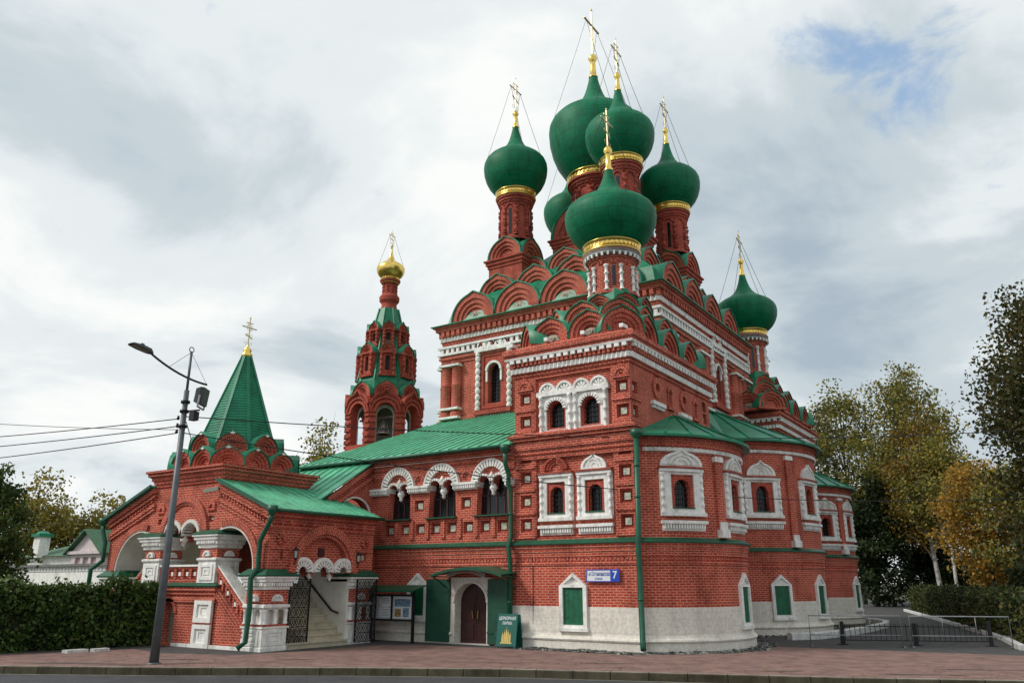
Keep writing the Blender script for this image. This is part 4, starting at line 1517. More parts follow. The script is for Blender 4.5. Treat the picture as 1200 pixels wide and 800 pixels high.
base_courses([(-10.45, 0), (-6.55, 0)])
u = MB()
sweep(u, [(-6.55, 0), (-4.2, 0)], UNDERBAND); dents(u, GM, 3.9, 6.2, 0.01, .032, 2.49, 2.61, .13, .6)
u.build('brick_course', BRICK, church)
g = MB(); sweep(g, [(-6.55, 0), (-4.2, 0)], BAND); g.build('green_flashing', GREENP, church)
p = MB(); sweep(p, [(-4.9, 0), (-4.2, 0)], PLINTH); p.build('plinth', STONE, church)
seamed_roof('gallery_roof', church, [(-14.2, -.36, 6.20), (-4.2, -.36, 6.20), (-4.2, 6.85, 9.0), (-12.8, 6.85, 9.0)], GREENL, .07, .42)
seamed_roof('gallery_roof', church, [(-14.2, 19, 6.2), (-14.2, -.36, 6.20), (-12.8, 6.85, 9.0), (-12.8, 18, 9.0)], GREENL, .07, .42)
gt = MB()
tube(gt, [(-14.2, -.40, 6.13), (-4.3, -.40, 6.13)], .06, 6)
gt.build('gutter', GREENP, church)
downpipe(church, [(-4.34, -.40, 6.0), (-4.34, -.36, 5.55), (-4.32, -.2, 5.2), (-4.32, -.22, 4.9), (-4.28, -.14, 4.7), (-4.28, -.14, 3.25), (-4.28, -.28, 2.95), (-4.28, -.16, 2.4), (-4.28, -.16, .2)], .075)
shutter_window(GM, 10.45 - 8.12, .72, church, w=.86, h=1.1, ph=.36, lab='shuttered window behind the notice board')
# parish shop doorway: white arch, brown double door, iron leaves folded back, canopy
dm = MB()
poly_wall(dm, GM, rect(3.79, 5.38, 0.0, 2.04), [arc_outline(3.96, 5.22, 0.02, 1.27, .59, 14)], .09, .4, .09)
ringseg(dm, GM, 4.59, 1.27, .635, .72, .09, .13, 16, 0, PI, .94)
dm.build('door_surround', STONE, church)
dd = MB()
for a, b in ((3.96, 4.585), (4.595, 5.22)):
    box(dd, GM, a, b, -.30, -.25, .03, 1.9)
    for z0, z1 in ((.15, .62), (.72, 1.25)):
        box(dd, GM, a + .09, b - .09, -.25, -.23, z0, z1)
dr_ = dd.build('door', WOOD, church)
hd = MB()
for s in (4.50, 4.68):
    bar(hd, GM(s, -.18, .78), GM(s + (.03 if s > 4.59 else -.03), -.18, 1.02), .03)
hd.build('handle', BRASS, dr_)
for a, b, nm in ((2.80, 3.78, 'left'), (5.30, 6.06, 'right')):
    lf = MB()
    box(lf, GM, a, b, .10, .15, .05, 1.98)
    for k in range(1, 9):
        z = .05 + 1.93 * k / 9
        box(lf, GM, a + .02, b - .02, .15, .156, z - .008, z + .008)
    for z in (.35, 1.6):
        box(lf, GM, a if nm == 'right' else b - .22, (a + .22) if nm == 'right' else b, .15, .175, z, z + .06)
    lf.build('iron_door_leaf', GREEND, church)
cn = MB()
ca, cbb, czs = 3.55, 6.33, 2.08
for k in range(14):
    s0, s1 = ca + (cbb - ca) * k / 14, ca + (cbb - ca) * (k + 1) / 14
    zz = lambda s: czs + .22 * math.sin(PI * (s - ca) / (cbb - ca)) ** .8
    P = lambda s, d, o: GM(s, d, zz(s) + o)
    cn.face([P(s0, .9, .03), P(s1, .9, .03), P(s1, .02, .09), P(s0, .02, .09)])
    cn.face([P(s0, .02, .05), P(s1, .02, .05), P(s1, .9, -.01), P(s0, .9, -.01)])
    cn.face([P(s0, .9, -.05), P(s1, .9, -.05), P(s1, .9, .03), P(s0, .9, .03)])
for s in (ca + .05, cbb - .05):
    bar(cn, GM(s, .02, 1.7), GM(s, .85, 2.08), .035)
    bar(cn, GM(s, .02, 2.05), GM(s, .88, 2.08), .035)
cno = cn.build('door_canopy', GREENP, church)
vl = MB()
for k in range(22):
    s = 3.75 + 1.5 * k / 21
    z = 2.02 + .16 * math.sin(PI * k / 21)
    bar(vl, GM(s, .30, z), GM(s + .05, .30, z + .13), .022)
    bar(vl, GM(s, .30, z + .13), GM(s + .05, .30, z), .022)
vl.build('lace_valance', INNER, cno)

# ---------------------------------------------------------------- covered stair between porch and gallery
PE = flat(-10.42, -2.25, 90)
st = MB()
poly_wall(st, PE, [(0, 0), (2.25, 0), (2.25, 6.05), (0, 4.62)], [arc_outline(.62, 2.1, 3.9, 4.12, .62, 10)], 0, .3)
for o, t in ((.0, .14), (-.34, .09)):
    bar(st, PE(0.0, .06, 4.58 + o), PE(2.3, .06, 6.02 + o), .16, t)
st.build('stair_wall', BRICK, church)
w = MB()
ringseg(w, PE, 1.36, 4.12, .74, .80, 0, .05, 14, 0, PI, .84)
box(w, PE, 1.5, 2.25, .0, .14, 4.10, 4.28)
w.build('white_arch', WHITE, church)
wi = MB()
wbox(wi, -12.4, -12.3, -2.2, 0, 2.9, 4.4)
wi.build('stair_inner_wall', INNER, church)
seamed_roof('stair_roof', church, [(-15.2, -2.9, 4.42), (-10.30, -2.9, 4.42), (-10.30, .05, 6.24), (-15.2, .05, 6.24)], GREENL, .06, .42)

# ---------------------------------------------------------------- entrance porch with tent roof
PF = flat(-17.45, -5.6, 0)           # s = x + 17.45
U = lambda u: 17.45 - u
PEX = flat(-9.145, -5.6, 90)          # s = y + 5.6
PWX = flat(-17.455, -1.2, 270)
pw = MB()


def ell(cu, cz, ru, rz, a0, a1, n=14):
    return [(U(cu) + ru * math.cos(rad(a0 + (a1 - a0) * k / n)), cz + rz * math.sin(rad(a0 + (a1 - a0) * k / n))) for k in range(n + 1)]


rarc = ell(11.0, 2.25, 1.25, 1.25, 0, 113)
larc = ell(15.6, 2.25, 1.25, 1.25, 67, 180)
tw = twin(U(14.34), U(12.49), 3.3, 3.30, 8, .18)
outer = [(U(17.45), 2.2)] + [(larc[-1][0], 2.2)] + rev(larc) + [(U(14.34), 3.40)] + rev(tw[2:]) + [(U(12.49), 3.40)] + rev(rarc) + [(rarc[0][0], 2.2), (U(9.15), 2.2), (U(9.15), 3.98), (U(11.57), 4.92), (U(11.57), 5.05), (U(15.03), 5.05), (U(15.03), 4.92), (U(17.45), 3.98)]
pn = [(u, z) for u in (11.98, 14.62) for z in (3.86,)]
poly_wall(pw, PF, outer, [niche_hole(U(u), z, .30) for u, z in pn], 0, .12, .45)
ringseg(pw, PF, U(13.3), 3.36, 1.02, 1.24, 0, .09, 20)
ringseg(pw, PF, U(13.3), 3.36, .94, 1.02, 0, .045, 20)
ringseg(pw, PF, U(11.0), 2.25, 1.30, 1.52, 0, .07, 16, 0, rad(104))
ringseg(pw, PF, U(15.6), 2.25, 1.30, 1.52, 0, .07, 16, rad(76), PI)
for sg in (1, -1):
    X = lambda u: U(u) if sg > 0 else U(26.6 - u)
    for o, w_, t in ((-.10, .26, .16), (-.26, .16, .10), (-.56, .10, .12), (-.70, .06, .07)):
        bar(pw, PF(X(9.10), .03, 3.98 + o), PF(X(11.60), .03, 4.94 + o), w_, t)
    for k in range(16):
        f = k / 16
        u = 9.25 + 2.25 * f
        z = 3.98 + .94 * f - .42
        bar(pw, PF(X(u), .03, z), PF(X(u + .07), .03, z + .09), .08, .06)
for u, z in pn:
    box(pw, PF, U(u) - .2, U(u) + .2, 0, .06, z + .20, z + .26)
    ringseg(pw, PF, U(u), z + .30, .08, .2, 0, .06, 8, 0, PI, 1.2)
# east face over the stair entrance
tymp = arc_outline(2.15 - 1.08, 2.15 + 1.08, 2.52, 2.52, .72, 16)
eo = [(.005, 2.21), (.86, 2.21)] + rev(twin(.88, 3.42, 2.2, 2.18, 8, .12, 3)[2:]) + [(3.44, 2.21), (4.395, 2.21), (4.395, 3.975), (.005, 3.975)]
poly_wall(pw, PEX, eo, [niche_hole(s, 2.66, .26) for s in (.40, 3.95)] + [tymp], 0, .13, .45)
pw.face([PEX(p[0], -.125, p[1]) for p in tymp], tymp)
poly_wall(pw, PWX, [(0.005, 2.21), (.9, 2.21)] + rev(arc_outline(.9, 3.4, 2.2, 2.2, 1.0)[2:]) + [(3.4, 2.21), (4.395, 2.21), (4.395, 3.975), (0.005, 3.975)], (), 0, .1, .45)
ringseg(pw, PEX, 2.15, 2.16, 1.18, 1.44, 0, .15, 24)
ringseg(pw, PEX, 2.15, 2.16, 1.08, 1.18, -.1, .07, 24)
sweep(pw, [(-17.45, -1.2), (-17.45, -5.6)], [(0, 3.40), (.05, 3.42), (.05, 3.72), (.14, 3.74), (.14, 3.84), (.24, 3.88), (.24, 3.98)])
sweep(pw, [(-9.15, -5.6), (-9.15, -1.2)], [(0, 3.40), (.05, 3.42), (.05, 3.5), (.05, 3.72), (.14, 3.74), (.14, 3.84), (.24, 3.88), (.24, 3.98)])
saw(pw, PEX, .0, 4.4, .04, .12, 3.54, 3.68, .13)
for s in (.40, 3.95):
    voussoirs(pw, PEX, s, 3.12, .05, .17, 0, .07, 8, .55, 0, 2 * PI)
    box(pw, PEX, s - .36, s + .36, 0, .06, 2.84, 2.90)
poly_wall(pw, flat(-9.15, -1.2, 180), rect(0, 8.3, 2.2, 3.98))
# square tower stage under the tent
for mp in (flat(-15.03, -5.598, 0), flat(-11.57, -5.6, 90), flat(-11.57, -2.15, 180), flat(-15.03, -2.15, 270)):
    poly_wall(pw, mp, rect(0, 3.455, 3.9, 5.05))
tsq = [(-15.03, -5.6), (-11.57, -5.6), (-11.57, -2.15), (-15.03, -2.15)]
sweep(pw, tsq, [(0, 4.92), (.05, 4.94), (.05, 5.02), (.10, 5.04), (.10, 5.12), (.16, 5.16), (.16, 5.24), (.26, 5.30), (.26, 5.38), (.32, 5.40), (.32, 5.47), (-.3, 5.5)], closed=True)
pw.build('porch_wall', BRICK, church)
for u, z in pn:
    niche(PF, U(u), z, church, .30, .16, .12)
for s in (.40, 3.95):
    niche(PEX, s, 2.66, church, .26, .15, .1)
# white linings of the vaults and arches
wl = MB()
for arc in (rarc, larc):
    for a, b in zip(arc[:-1], arc[1:]):
        q = [PF(a[0], .012, a[1] - .006), PF(b[0], .012, b[1] - .006), PF(b[0], -3.3, b[1] - .006), PF(a[0], -3.3, a[1] - .006)]
        wl.face(q)
ringseg(wl, PF, U(11.0), 2.25, 1.24, 1.30, -.01, .05, 16, 0, rad(110))
ringseg(wl, PF, U(15.6), 2.25, 1.24, 1.30, -.01, .05, 16, rad(70), PI)
ww = 1.85 / 2
for k in range(2):
    c_ = U(14.34) + ww * (k + .5)
    voussoirs(wl, PF, c_, 3.30, ww / 2 - .10, ww / 2 - .04, -.30, .02, 11, .6)
    ringseg(wl, PF, c_, 3.30, ww / 2 - .05, ww / 2 + .06, -.02, .06, 14)
p = PF(U(13.415), -.12, 0)
lathe(wl, p[0], p[1], [(0, 2.96), (.06, 3.03), (.05, 3.08), (.13, 3.16), (.13, 3.22), (.08, 3.26), (.08, 3.32)], 10)
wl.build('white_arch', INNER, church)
w3 = MB()
w_ = 2.54 / 3
for k in range(3):
    c_ = .88 + w_ * (k + .5)
    voussoirs(w3, PEX, c_, 2.18, .17, w_ / 2 - .06, .0, .09, 9, .6)
    ringseg(w3, PEX, c_, 2.18, w_ / 2 - .08, w_ / 2 + .02, 0, .10, 12)
for k in (1, 2):
    p = PEX(.88 + w_ * k, -.1, 0)
    lathe(w3, p[0], p[1], [(0, 1.90), (.05, 1.96), (.04, 2.0), (.10, 2.06), (.10, 2.10), (.07, 2.14), (.07, 2.2)], 10)
w3.build('white_arch', WHITE, church)
iw = MB()
wbox(iw, -11.5, -9.2, -2.28, -2.18, 0, 3.9)
wbox(iw, -17.4, -15.1, -2.28, -2.18, 0, 3.9)
wbox(iw, -17.3, -9.3, -5.1, -2.2, 3.86, 3.92)
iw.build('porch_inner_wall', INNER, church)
lw = MB()
wbox(lw, -15.1, -11.5, -5.3, -2.2, 1.70, 1.86)
for k in range(10):
    for sg in (1, -1):
        x0 = -9.05 - .245 * k
        x1 = -11.52
        if sg > 0:
            wbox(lw, x1, x0, -4.72, -2.28, .18 * k, .18 * (k + 1) - .045)
            wbox(lw, x1, x0 + .035, -4.72, -2.28, .18 * (k + 1) - .045, .18 * (k + 1))
        else:
            wbox(lw, -26.6 - x0, -26.6 - x1, -4.72, -2.28, .18 * k, .18 * (k + 1))
lw.build('stairs', STEP, church)
hr = MB()
tube(hr, [(-9.45, -2.36, .95), (-9.75, -2.36, 1.02), (-11.6, -2.36, 2.45)], .035, 8)
for q in (.1, .5, .9):
    x = -9.75 - 1.85 * q; z = 1.02 + 1.43 * q
    bar(hr, (x, -2.36, z), (x, -2.28, z - .10), .03)
hr.build('handrail', WOOD, church)


def small_col(mb, x, y, z0, z1, r):
    lathe(mb, x, y, [(r * 1.3, z0), (r * 1.3, z0 + .04), (r, z0 + .07), (r * 1.1, (z0 + z1) / 2), (r, z1 - .08), (r * 1.35, z1 - .04), (r * 1.35, z1)], 10)


def corner_pier(x0, x1, y0, y1, faces):
    """white and red pier with sunk panels, short colonnettes and a moulded cap"""
    pt = [(x0, y0), (x1, y0), (x1, y1), (x0, y1)]
    w = MB()
    sweep(w, pt, [(.06, 0), (.06, .10), (.03, .12), (.03, .60), (.06, .62), (.06, .67)], closed=True)
    sweep(w, pt, [(-.17, .72), (-.17, 1.12), (.0, 1.13), (.02, 1.16), (.05, 1.19), (.05, 1.26), (0, 1.28)], closed=True)
    sweep(w, pt, [(.0, 1.68), (.03, 1.69), (.03, 1.76), (.07, 1.78), (.07, 1.88), (.13, 1.91), (.13, 1.98), (.18, 2.00), (.18, 2.06), (.12, 2.08)], closed=True)
    for a, b in zip(pt, pt[1:] + pt[:1]):
        ln = math.hypot(b[0] - a[0], b[1] - a[1])
        m = flat(a[0], a[1], math.degrees(math.atan2(b[1] - a[1], b[0] - a[0])))
        dents(w, m, .0, ln, .07, .115, 1.79, 1.88, .085, .55)
        poly_wall(w, m, rect(.10, ln - .10, .15, .57), [rect(.19, ln - .19, .22, .50)], .055, .05, .03)
        poly_wall(w, m, rect(.24, ln - .24, .26, .46), [rect(.32, ln - .32, .31, .41)], .045, .03, .02)
        for q in (.06, ln / 2, ln - .06):
            p = m(q, .0, 0)
            small_col(w, p[0], p[1], .73, 1.13, .055)
        ringseg(w, m, ln / 2, 1.36, .0, .16, 0, .05, 12)
        ringseg(w, m, ln / 2, 1.36, .13, .19, 0, .08, 12)
    w.build('white_pier', WHITE, church)
    r = MB()
    sweep(r, pt, [(.03, .665), (.03, .725), (-.02, .73)], closed=True)
    r.build('red_pier_band', BRICK, church)
    r = MB()
    sweep(r, pt, [(-.02, 1.275), (-.02, 1.30), (-.01, 1.30), (-.01, 1.69)], closed=True)
    r.build('red_pier_band', BRICK, church)
    g = MB()
    sweep(g, pt, [(.20, 2.055), (.21, 2.09), (.0, 2.27), (-.2, 2.28)], closed=True)
    g.build('green_flashing', GREENP, church)


corner_pier(-9.98, -9.15, -5.6, -4.72, 'SE')
corner_pier(-9.98, -9.15, -2.15, -1.25, 'SE')
corner_pier(-17.45, -16.62, -5.6, -4.72, 'SW')
for ua in (11.44, 14.36):        # the two posts of the landing
    x0, x1 = -(ua + .86), -ua
    pt = [(x0, -5.66), (x1, -5.66), (x1, -4.8), (x0, -4.8)]
    w = MB()
    sweep(w, pt, [(0, 1.87), (0, 2.50), (.03, 2.52), (.05, 2.55), (.05, 2.60), (0, 2.62)], closed=True)
    sweep(w, pt, [(.0, 2.89), (.04, 2.92), (.04, 3.0), (.09, 3.03), (.09, 3.12), (.15, 3.16), (.15, 3.24), (.2, 3.26), (.2, 3.31), (.1, 3.33)], closed=True)
    for a, b in zip(pt, pt[1:] + pt[:1]):
        ln = math.hypot(b[0] - a[0], b[1] - a[1])
        m = flat(a[0], a[1], math.degrees(math.atan2(b[1] - a[1], b[0] - a[0])))
        poly_wall(w, m, rect(.12, ln - .12, 1.95, 2.42), [rect(.22, ln - .22, 2.05, 2.34)], .03, .05, .03)
        poly_wall(w, m, rect(.28, ln - .28, 2.1, 2.29), [rect(.35, ln - .35, 2.15, 2.24)], .02, .02, .02)
        ringseg(w, m, ln / 2, 2.66, .0, .14, 0, .05, 12)
        ringseg(w, m, ln / 2, 2.66, .11, .17, 0, .08, 12)
        dents(w, m, 0, ln, .09, .13, 3.04, 3.12, .085, .55)
    w.build('white_pier', WHITE, church)
    r = MB()
    sweep(r, pt, [(-.02, 2.60), (-.02, 2.90)], closed=True)
    r.build('red_pier_band', BRICK, church)
    g = MB()
    sweep(g, pt, [(.21, 3.305), (.21, 3.34), (.02, 3.46), (-.3, 3.47)], closed=True)
    g.build('green_flashing', GREENP, church)
# landing parapet, base wall with a niche, and the sloping stair parapets
lp = MB()
poly_wall(lp, PF, rect(U(15.2), U(11.4), 0, 1.80), [arc_outline(U(13.95), U(13.32), .06, .98, None, 10)], 0, .32)
sweep(lp, [(-15.2, -5.6), (-11.4, -5.6), (-11.4, -5.0)], [(0, 1.28), (.05, 1.30), (.05, 1.40), (.01, 1.42), (.01, 1.50), (.06, 1.52), (.06, 1.60), (.12, 1.64), (.12, 1.75), (0, 1.76)])
ringseg(lp, PF, U(13.635), .98, .32, .44, 0, .05, 12)
poly_wall(lp, PF, rect(U(14.36), U(12.30), 1.84, 2.36), [rect(U(14.36) + .09 + .39 * k, U(14.36) + .36 + .39 * k, 2.0, 2.28) for k in range(5)], -.02, .1, .3)
wbox(lp, -14.36, -12.3, -5.48, -5.3, 1.84, 2.36)
for sg in (1, -1):
    X = (lambda u: U(u)) if sg > 0 else (lambda u: U(26.6 - u))
    tri = [(X(11.42), 0), (X(9.95), 0), (X(9.95), 1.14), (X(11.42), 2.34)]
    if sg < 0: tri = rev(tri)
    tri = tri if sg > 0 else tri
    poly_wall(lp, PF, tri, (), -.04, .1, .35)
    for o, t in ((-.06, .09), (-.55, .08), (-.68, .08), (-.80, .06)):
        bar(lp, PF(X(9.97), -.02, 1.16 + o), PF(X(11.40), -.02, 2.34 + o), .12, t)
    for k in range(7):
        u = 10.12 + .19 * k
        z = 1.14 + (u - 9.95) * .816
        bar(lp, PF(X(u), -.02, z - .42), PF(X(u), -.02, z - .08), .08, .06)
lpo = lp.build('porch_parapet', BRICK, church)
wt = MB()
for k in range(5):
    s = U(14.36) + .225 + .39 * k
    box(wt, PF, s - .055, s + .055, -.11, -.05, 2.08, 2.20)
box(wt, PF, U(14.4), U(12.25), -.34, .03, 2.36, 2.42)
for sg in (1, -1):
    X = (lambda u: U(u)) if sg > 0 else (lambda u: U(26.6 - u))
    for k in (1, 3, 5):
        u = 10.22 + .19 * k
        z = 1.14 + (u - 9.95) * .816 - .25
        box(wt, PF, min(X(u - .045), X(u + .045)), max(X(u - .045), X(u + .045)), -.04, .02, z - .06, z + .06)
    bar(wt, PF(X(9.95), -.2, 1.20), PF(X(11.44), -.2, 2.40), .40, .05)
wt.build('white_coping', WHITE, church)
wp = MB()
for ua in (11.42, 14.36):
    for z0, z1 in ((0, .66), (.72, 1.36)):
        poly_wall(wp, PF, rect(U(ua + .84), U(ua), z0, z1), [rect(U(ua + .70), U(ua + .14), z0 + .14, z1 - .12)], .08, .06, .08)
        poly_wall(wp, PF, rect(U(ua + .72), U(ua + .12), z0 + .12, z1 - .10), [rect(U(ua + .56), U(ua + .28), z0 + .24, z1 - .22)], .03, .03)
        box(wp, PF, U(ua + .56), U(ua + .28), -.02, .005, z0 + .24, z1 - .22)
box(wp, PF, U(15.2), U(14.0), -.02, .06, 0, .10)
box(wp, PF, U(13.25), U(9.95), -.02, .06, 0, .10)
wp.build('white_panel', WHITE, church)
g = MB()
sweep(g, [(-15.2, -5.6), (-11.36, -5.6), (-11.36, -5.0)], [(.0, 1.755), (.16, 1.755), (.17, 1.79), (.0, 1.88)])
g.build('green_flashing', GREENP, church)
nd_ = MB()
box(nd_, PF, U(13.98), U(13.29), -.34, -.31, 0, 1.4)
ndo = nd_.build('niche_door', plain('grey_green_door_paint', (0.20, 0.23, 0.19), .6), church)
# roofs
seamed_roof('porch_roof', church, [(-8.90, -5.86, 3.98), (-8.90, -1.10, 3.98), (-11.56, -1.10, 5.01), (-11.56, -5.86, 5.01)], GREENL, .06, .42)
seamed_roof('porch_roof', church, [(-17.70, -1.10, 3.98), (-17.70, -5.86, 3.98), (-15.04, -5.86, 5.01), (-15.04, -1.10, 5.01)], GREENL, .06, .42)
for sg in (1, -1):
    gt = MB()
    gx_ = -8.86 if sg > 0 else -17.74
    tube(gt, [(gx_, -5.86, 3.93), (gx_, -1.05, 3.93)], .06, 6)
    X = (lambda u: U(u)) if sg > 0 else (lambda u: U(26.6 - u))
    bar(gt, PF(X(8.9), .27, 3.95), PF(X(11.57), .27, 4.985), .05, .10)
    gt.build('gutter', GREENP, church)
downpipe(church, [(-8.90, -5.80, 3.88), (-8.95, -5.80, 3.62), (-9.40, -5.74, 3.05), (-9.40, -5.74, 2.30), (-9.52, -5.86, 2.0), (-9.52, -5.80, 1.2), (-9.58, -5.80, .25), (-9.70, -5.98, .10)], .075)
downpipe(church, [(-17.70, -5.80, 3.88), (-17.66, -5.80, 3.6), (-17.52, -5.74, 3.2), (-17.52, -5.74, 2.6), (-17.9, -5.9, 2.3), (-17.9, -5.9, .2)], .075)
TX, TY = -13.3, -3.87
tr = MB()
O8 = lambda r, z: [(TX + r * math.cos(rad(22.5 + 45 * k)), TY + r * math.sin(rad(22.5 + 45 * k)), z) for k in range(8)]
rg = [[(TX + a * 1.45, TY + b * 1.45, 5.45) for a, b in ((1, .5), (.5, 1), (-.5, 1), (-1, .5), (-1, -.5), (-.5, -1), (.5, -1), (1, -.5))], O8(1.40, 6.0), O8(1.34, 6.35)]
for A, B in zip(rg[:-1], rg[1:]):
    for i in range(8):
        tr.face([A[i], A[(i + 1) % 8], B[(i + 1) % 8], B[i]])
A, B = O8(1.34, 6.35), O8(.15, 9.72)
for i in range(8):
    tr.face([A[i], A[(i + 1) % 8], B[(i + 1) % 8], B[i]])
    bar(tr, A[i], B[i], .10, .07)
    for q in range(1, 34):                                     # rows of small metal scales
        f0, f1 = q / 34, q / 34 + .004
        a0, b0 = Vector(A[i]).lerp(Vector(B[i]), f0), Vector(A[(i + 1) % 8]).lerp(Vector(B[(i + 1) % 8]), f0)
        o_ = (a0 + b0) / 2 - Vector((TX, TY, (a0.z + b0.z) / 2)); o_.normalize()
        bar(tr, tuple(a0 + o_ * .008), tuple(b0 + o_ * .008), .02, .025)
tr.build('tent_roof', GREEN, church)


def porch_tier(ap, z, w, n, diag, tip, stilt, depth):
    for ang in (0, 90, 180, 270):
        t = rad(ang - 90)
        for k in range(n):
            kokoshnik(flat(TX + ap * math.cos(t), TY + ap * math.sin(t), ang), (k - (n - 1) / 2) * w * 1.02, z, w, tip, stilt, depth, church, white=True)
        t = rad(ang - 45)
        kokoshnik(flat(TX + diag * math.cos(t), TY + diag * math.sin(t), ang + 45), 0, z, w, tip, stilt, depth, church, white=True)


porch_tier(1.74, 5.50, 1.06, 2, 2.06, .08, .04, .7)
porch_tier(1.48, 6.10, 1.02, 1, 1.48, .07, .04, .6)
fn = MB()
lathe(fn, TX, TY, [(.16, 9.66), (.20, 9.70), (.20, 9.78), (.12, 9.86), (.16, 9.94), (.06, 10.06), (.03, 10.15)], 14)
fno = fn.build('finial', GOLD, church)
cr = MB()
cross(cr, TX, TY, 10.08, 1.1)
cr.build('cross', GOLDC, fno)


# wrought gate leaves
def gate_leaf(m, s0, s1, d, z0, z1, lab):
    mb = MB()
    for s in (s0, s1):
        box(mb, m, s - .02, s + .02, d - .02, d + .02, z0, z1)
    rows = 7
    for k in range(rows + 1):
        z = z0 + (z1 - z0) * k / rows
        box(mb, m, s0, s1, d - .012, d + .012, z - .012, z + .012)
    for k in range(rows):
        zc = z0 + (z1 - z0) * (k + .5) / rows
        h = (z1 - z0) / rows / 2
        for q in range(4):
            sc = s0 + (s1 - s0) * (q + .5) / 4
            r = min(h, (s1 - s0) / 8) * .92
            tube(mb, [m(sc + r * math.cos(t), d, zc + r * math.sin(t)) for t in [2 * PI * j / 9 for j in range(10)]], .011, 4, False)
            tube(mb, [m(sc + r * .45 * math.cos(t), d, zc + r * .45 * math.sin(t)) for t in [2 * PI * j / 7 for j in range(8)]], .009, 4, False)
            bar(mb, m(sc - r, d, zc - h), m(sc + r, d, zc + h), .013)
            bar(mb, m(sc + r, d, zc - h), m(sc - r, d, zc + h), .013)
    mb.build('iron_gate', IRON, church)['label'] = lab


gate_leaf(PEX, .90, 1.68, .02, .08, 1.98, 'lattice gate leaf standing in the stair entrance')
gate_leaf(PEX, 3.46, 4.36, .26, .08, 1.98, 'lattice gate leaf folded back over the pier')
tp = MB()
box(tp, PEX, 2.03, 2.27, -.12, -.07, 2.66, 2.92)
tp.build('icon_plaque', WOOD, church)

# ================================================================== BELL TOWER
bx, by = -21.5, 12.35
bell = thing('bell_tower', (bx, by, 0), 'slender octagonal brick bell tower with green tent roof and gold dome', 'bell tower')


def octmap(ap, k, z=0):
    a = 45 * k
    t = rad(a - 90)
    return flat(bx + ap * math.cos(t), by + ap * math.sin(t), a)


T8 = math.tan(rad(22.5))
ap0 = 2.12
hs = ap0 * T8
bw = MB()
for k in range(8):
    m = octmap(ap0, k)
    poly_wall(bw, m, rect(-hs, hs, 0, 9.0))
    top = keel(2 * hs, .30, .0, 12)
    ol = [(-hs, 9.0), (hs, 9.0), (hs, 11.45)] + [(p[0], 11.45 + p[1] * .78) for p in rev(top)[1:-1]] + [(-hs, 11.45)]
    poly_wall(bw, m, ol, [arc_outline(-.52, .52, 9.2, 11.02, None, 10)], 0, .5, .3)
    ringseg(bw, m, 0, 11.02, .52, .66, 0, .08, 14)
    ringseg(bw, m, 0, 11.05, .74, .84, 0, .12, 14)
    for e in (-1, 1):
        for zz in (9.3, 9.62, 10.0, 10.4, 10.75, 10.98):
            box(bw, m, e * .72 - .16, e * .72 + .16, 0, .09, zz, zz + .12)
    for q, (w, dd) in enumerate(((1.0, .16), (.86, .10))):
        a = keel(2 * hs * w, .30 * w, 0, 12); b = scaled(a, .88, 0)
        for j in range(len(a) - 1):
            P = lambda p, d: m(p[0], d, 11.45 + p[1] * .78)
            bw.face([P(b[j], dd), P(b[j + 1], dd), P(a[j + 1], dd), P(a[j], dd)])
            bw.face([P(a[j], 0), P(a[j], dd), P(a[j + 1], dd), P(a[j + 1], 0)])
bw.build('tower_wall', BRICKD, bell)
bi = MB()
for k in range(8):
    m = octmap(ap0 - .5, k)
    h2 = (ap0 - .5) * T8
    poly_wall(bi, m, rect(-h2, h2, 9.0, 12), [arc_outline(-.44, .44, 9.2, 10.9, None, 10)] if k in (0, 1, 2, 4, 6) else [], 0, .02)
bi.build('pale_inner_wall', plain('pale_green_plaster', (.45, .50, .42), .85), bell)
church_save = church
church = bell
for k in range(8):
    kokoshnik(octmap(1.95, k), 0, 12.05, 1.34, .12, .06, .7, bell)
tn = MB()
O9 = lambda r, z: [(bx + r * math.cos(rad(22.5 + 45 * k)), by + r * math.sin(rad(22.5 + 45 * k)), z) for k in range(8)]
rg = [O9(1.85, 11.9), O9(1.80, 12.6), O9(1.78, 13.0), O9(.60, 17.72)]
for A, B in zip(rg[:-1], rg[1:]):
    for i in range(8):
        tn.face([A[i], A[(i + 1) % 8], B[(i + 1) % 8], B[i]])
for i in range(8):
    bar(tn, rg[2][i], rg[3][i], .12, .08)
tn.build('tent_roof', GREEN, bell)
for (z0, z1, apr, hw, cw) in ((13.35, 14.55, 1.66, .44, .95), (15.25, 16.1, 1.18, .34, .74)):
    for k in range(8):
        m = octmap(apr, k)
        d_ = MB()
        poly_wall(d_, m, rect(-hw, hw, z0, z1), [arc_outline(-.13, .13, z0 + .2, z1 - .25, None, 6)], 0, .15, .8)
        for e in (-1, 1):
            p = m(e * (hw - .08), .04, 0)
            beads(d_, p[0], p[1], z0 - .06, z1, .065, 7, 3)
        box(d_, m, -hw - .05, hw + .05, -.1, .10, z0 - .14, z0 - .04)
        box(d_, m, -hw - .06, hw + .06, -.1, .12, z1, z1 + .09)
        do = d_.build('dormer', BRICKD, bell)
        s_ = MB()
        box(s_, m, -.14, .14, -.14, -.12, z0 + .15, z1 - .1)
        s_.build('slit_opening', DARK, do)
        kokoshnik(octmap(apr + .02, k), 0, z1 + .10, cw, .14, .03, apr * .72, bell)
dr_ = MB()
lathe(dr_, bx, by, [(.50, 17.65), (.50, 17.85), (.46, 17.9), (.46, 18.1), (.60, 18.28), (.62, 18.5), (.56, 18.6), (.42, 18.75), (.40, 19.3), (.50, 19.4), (.60, 19.5), (.64, 19.62)], 24, smooth=False)
for k in range(10):
    t = 2 * PI * k / 10
    beads(dr_, bx + .42 * math.cos(t), by + .42 * math.sin(t), 18.72, 19.4, .05, 6, 2)
dr_.build('drum', BRICKD, bell)
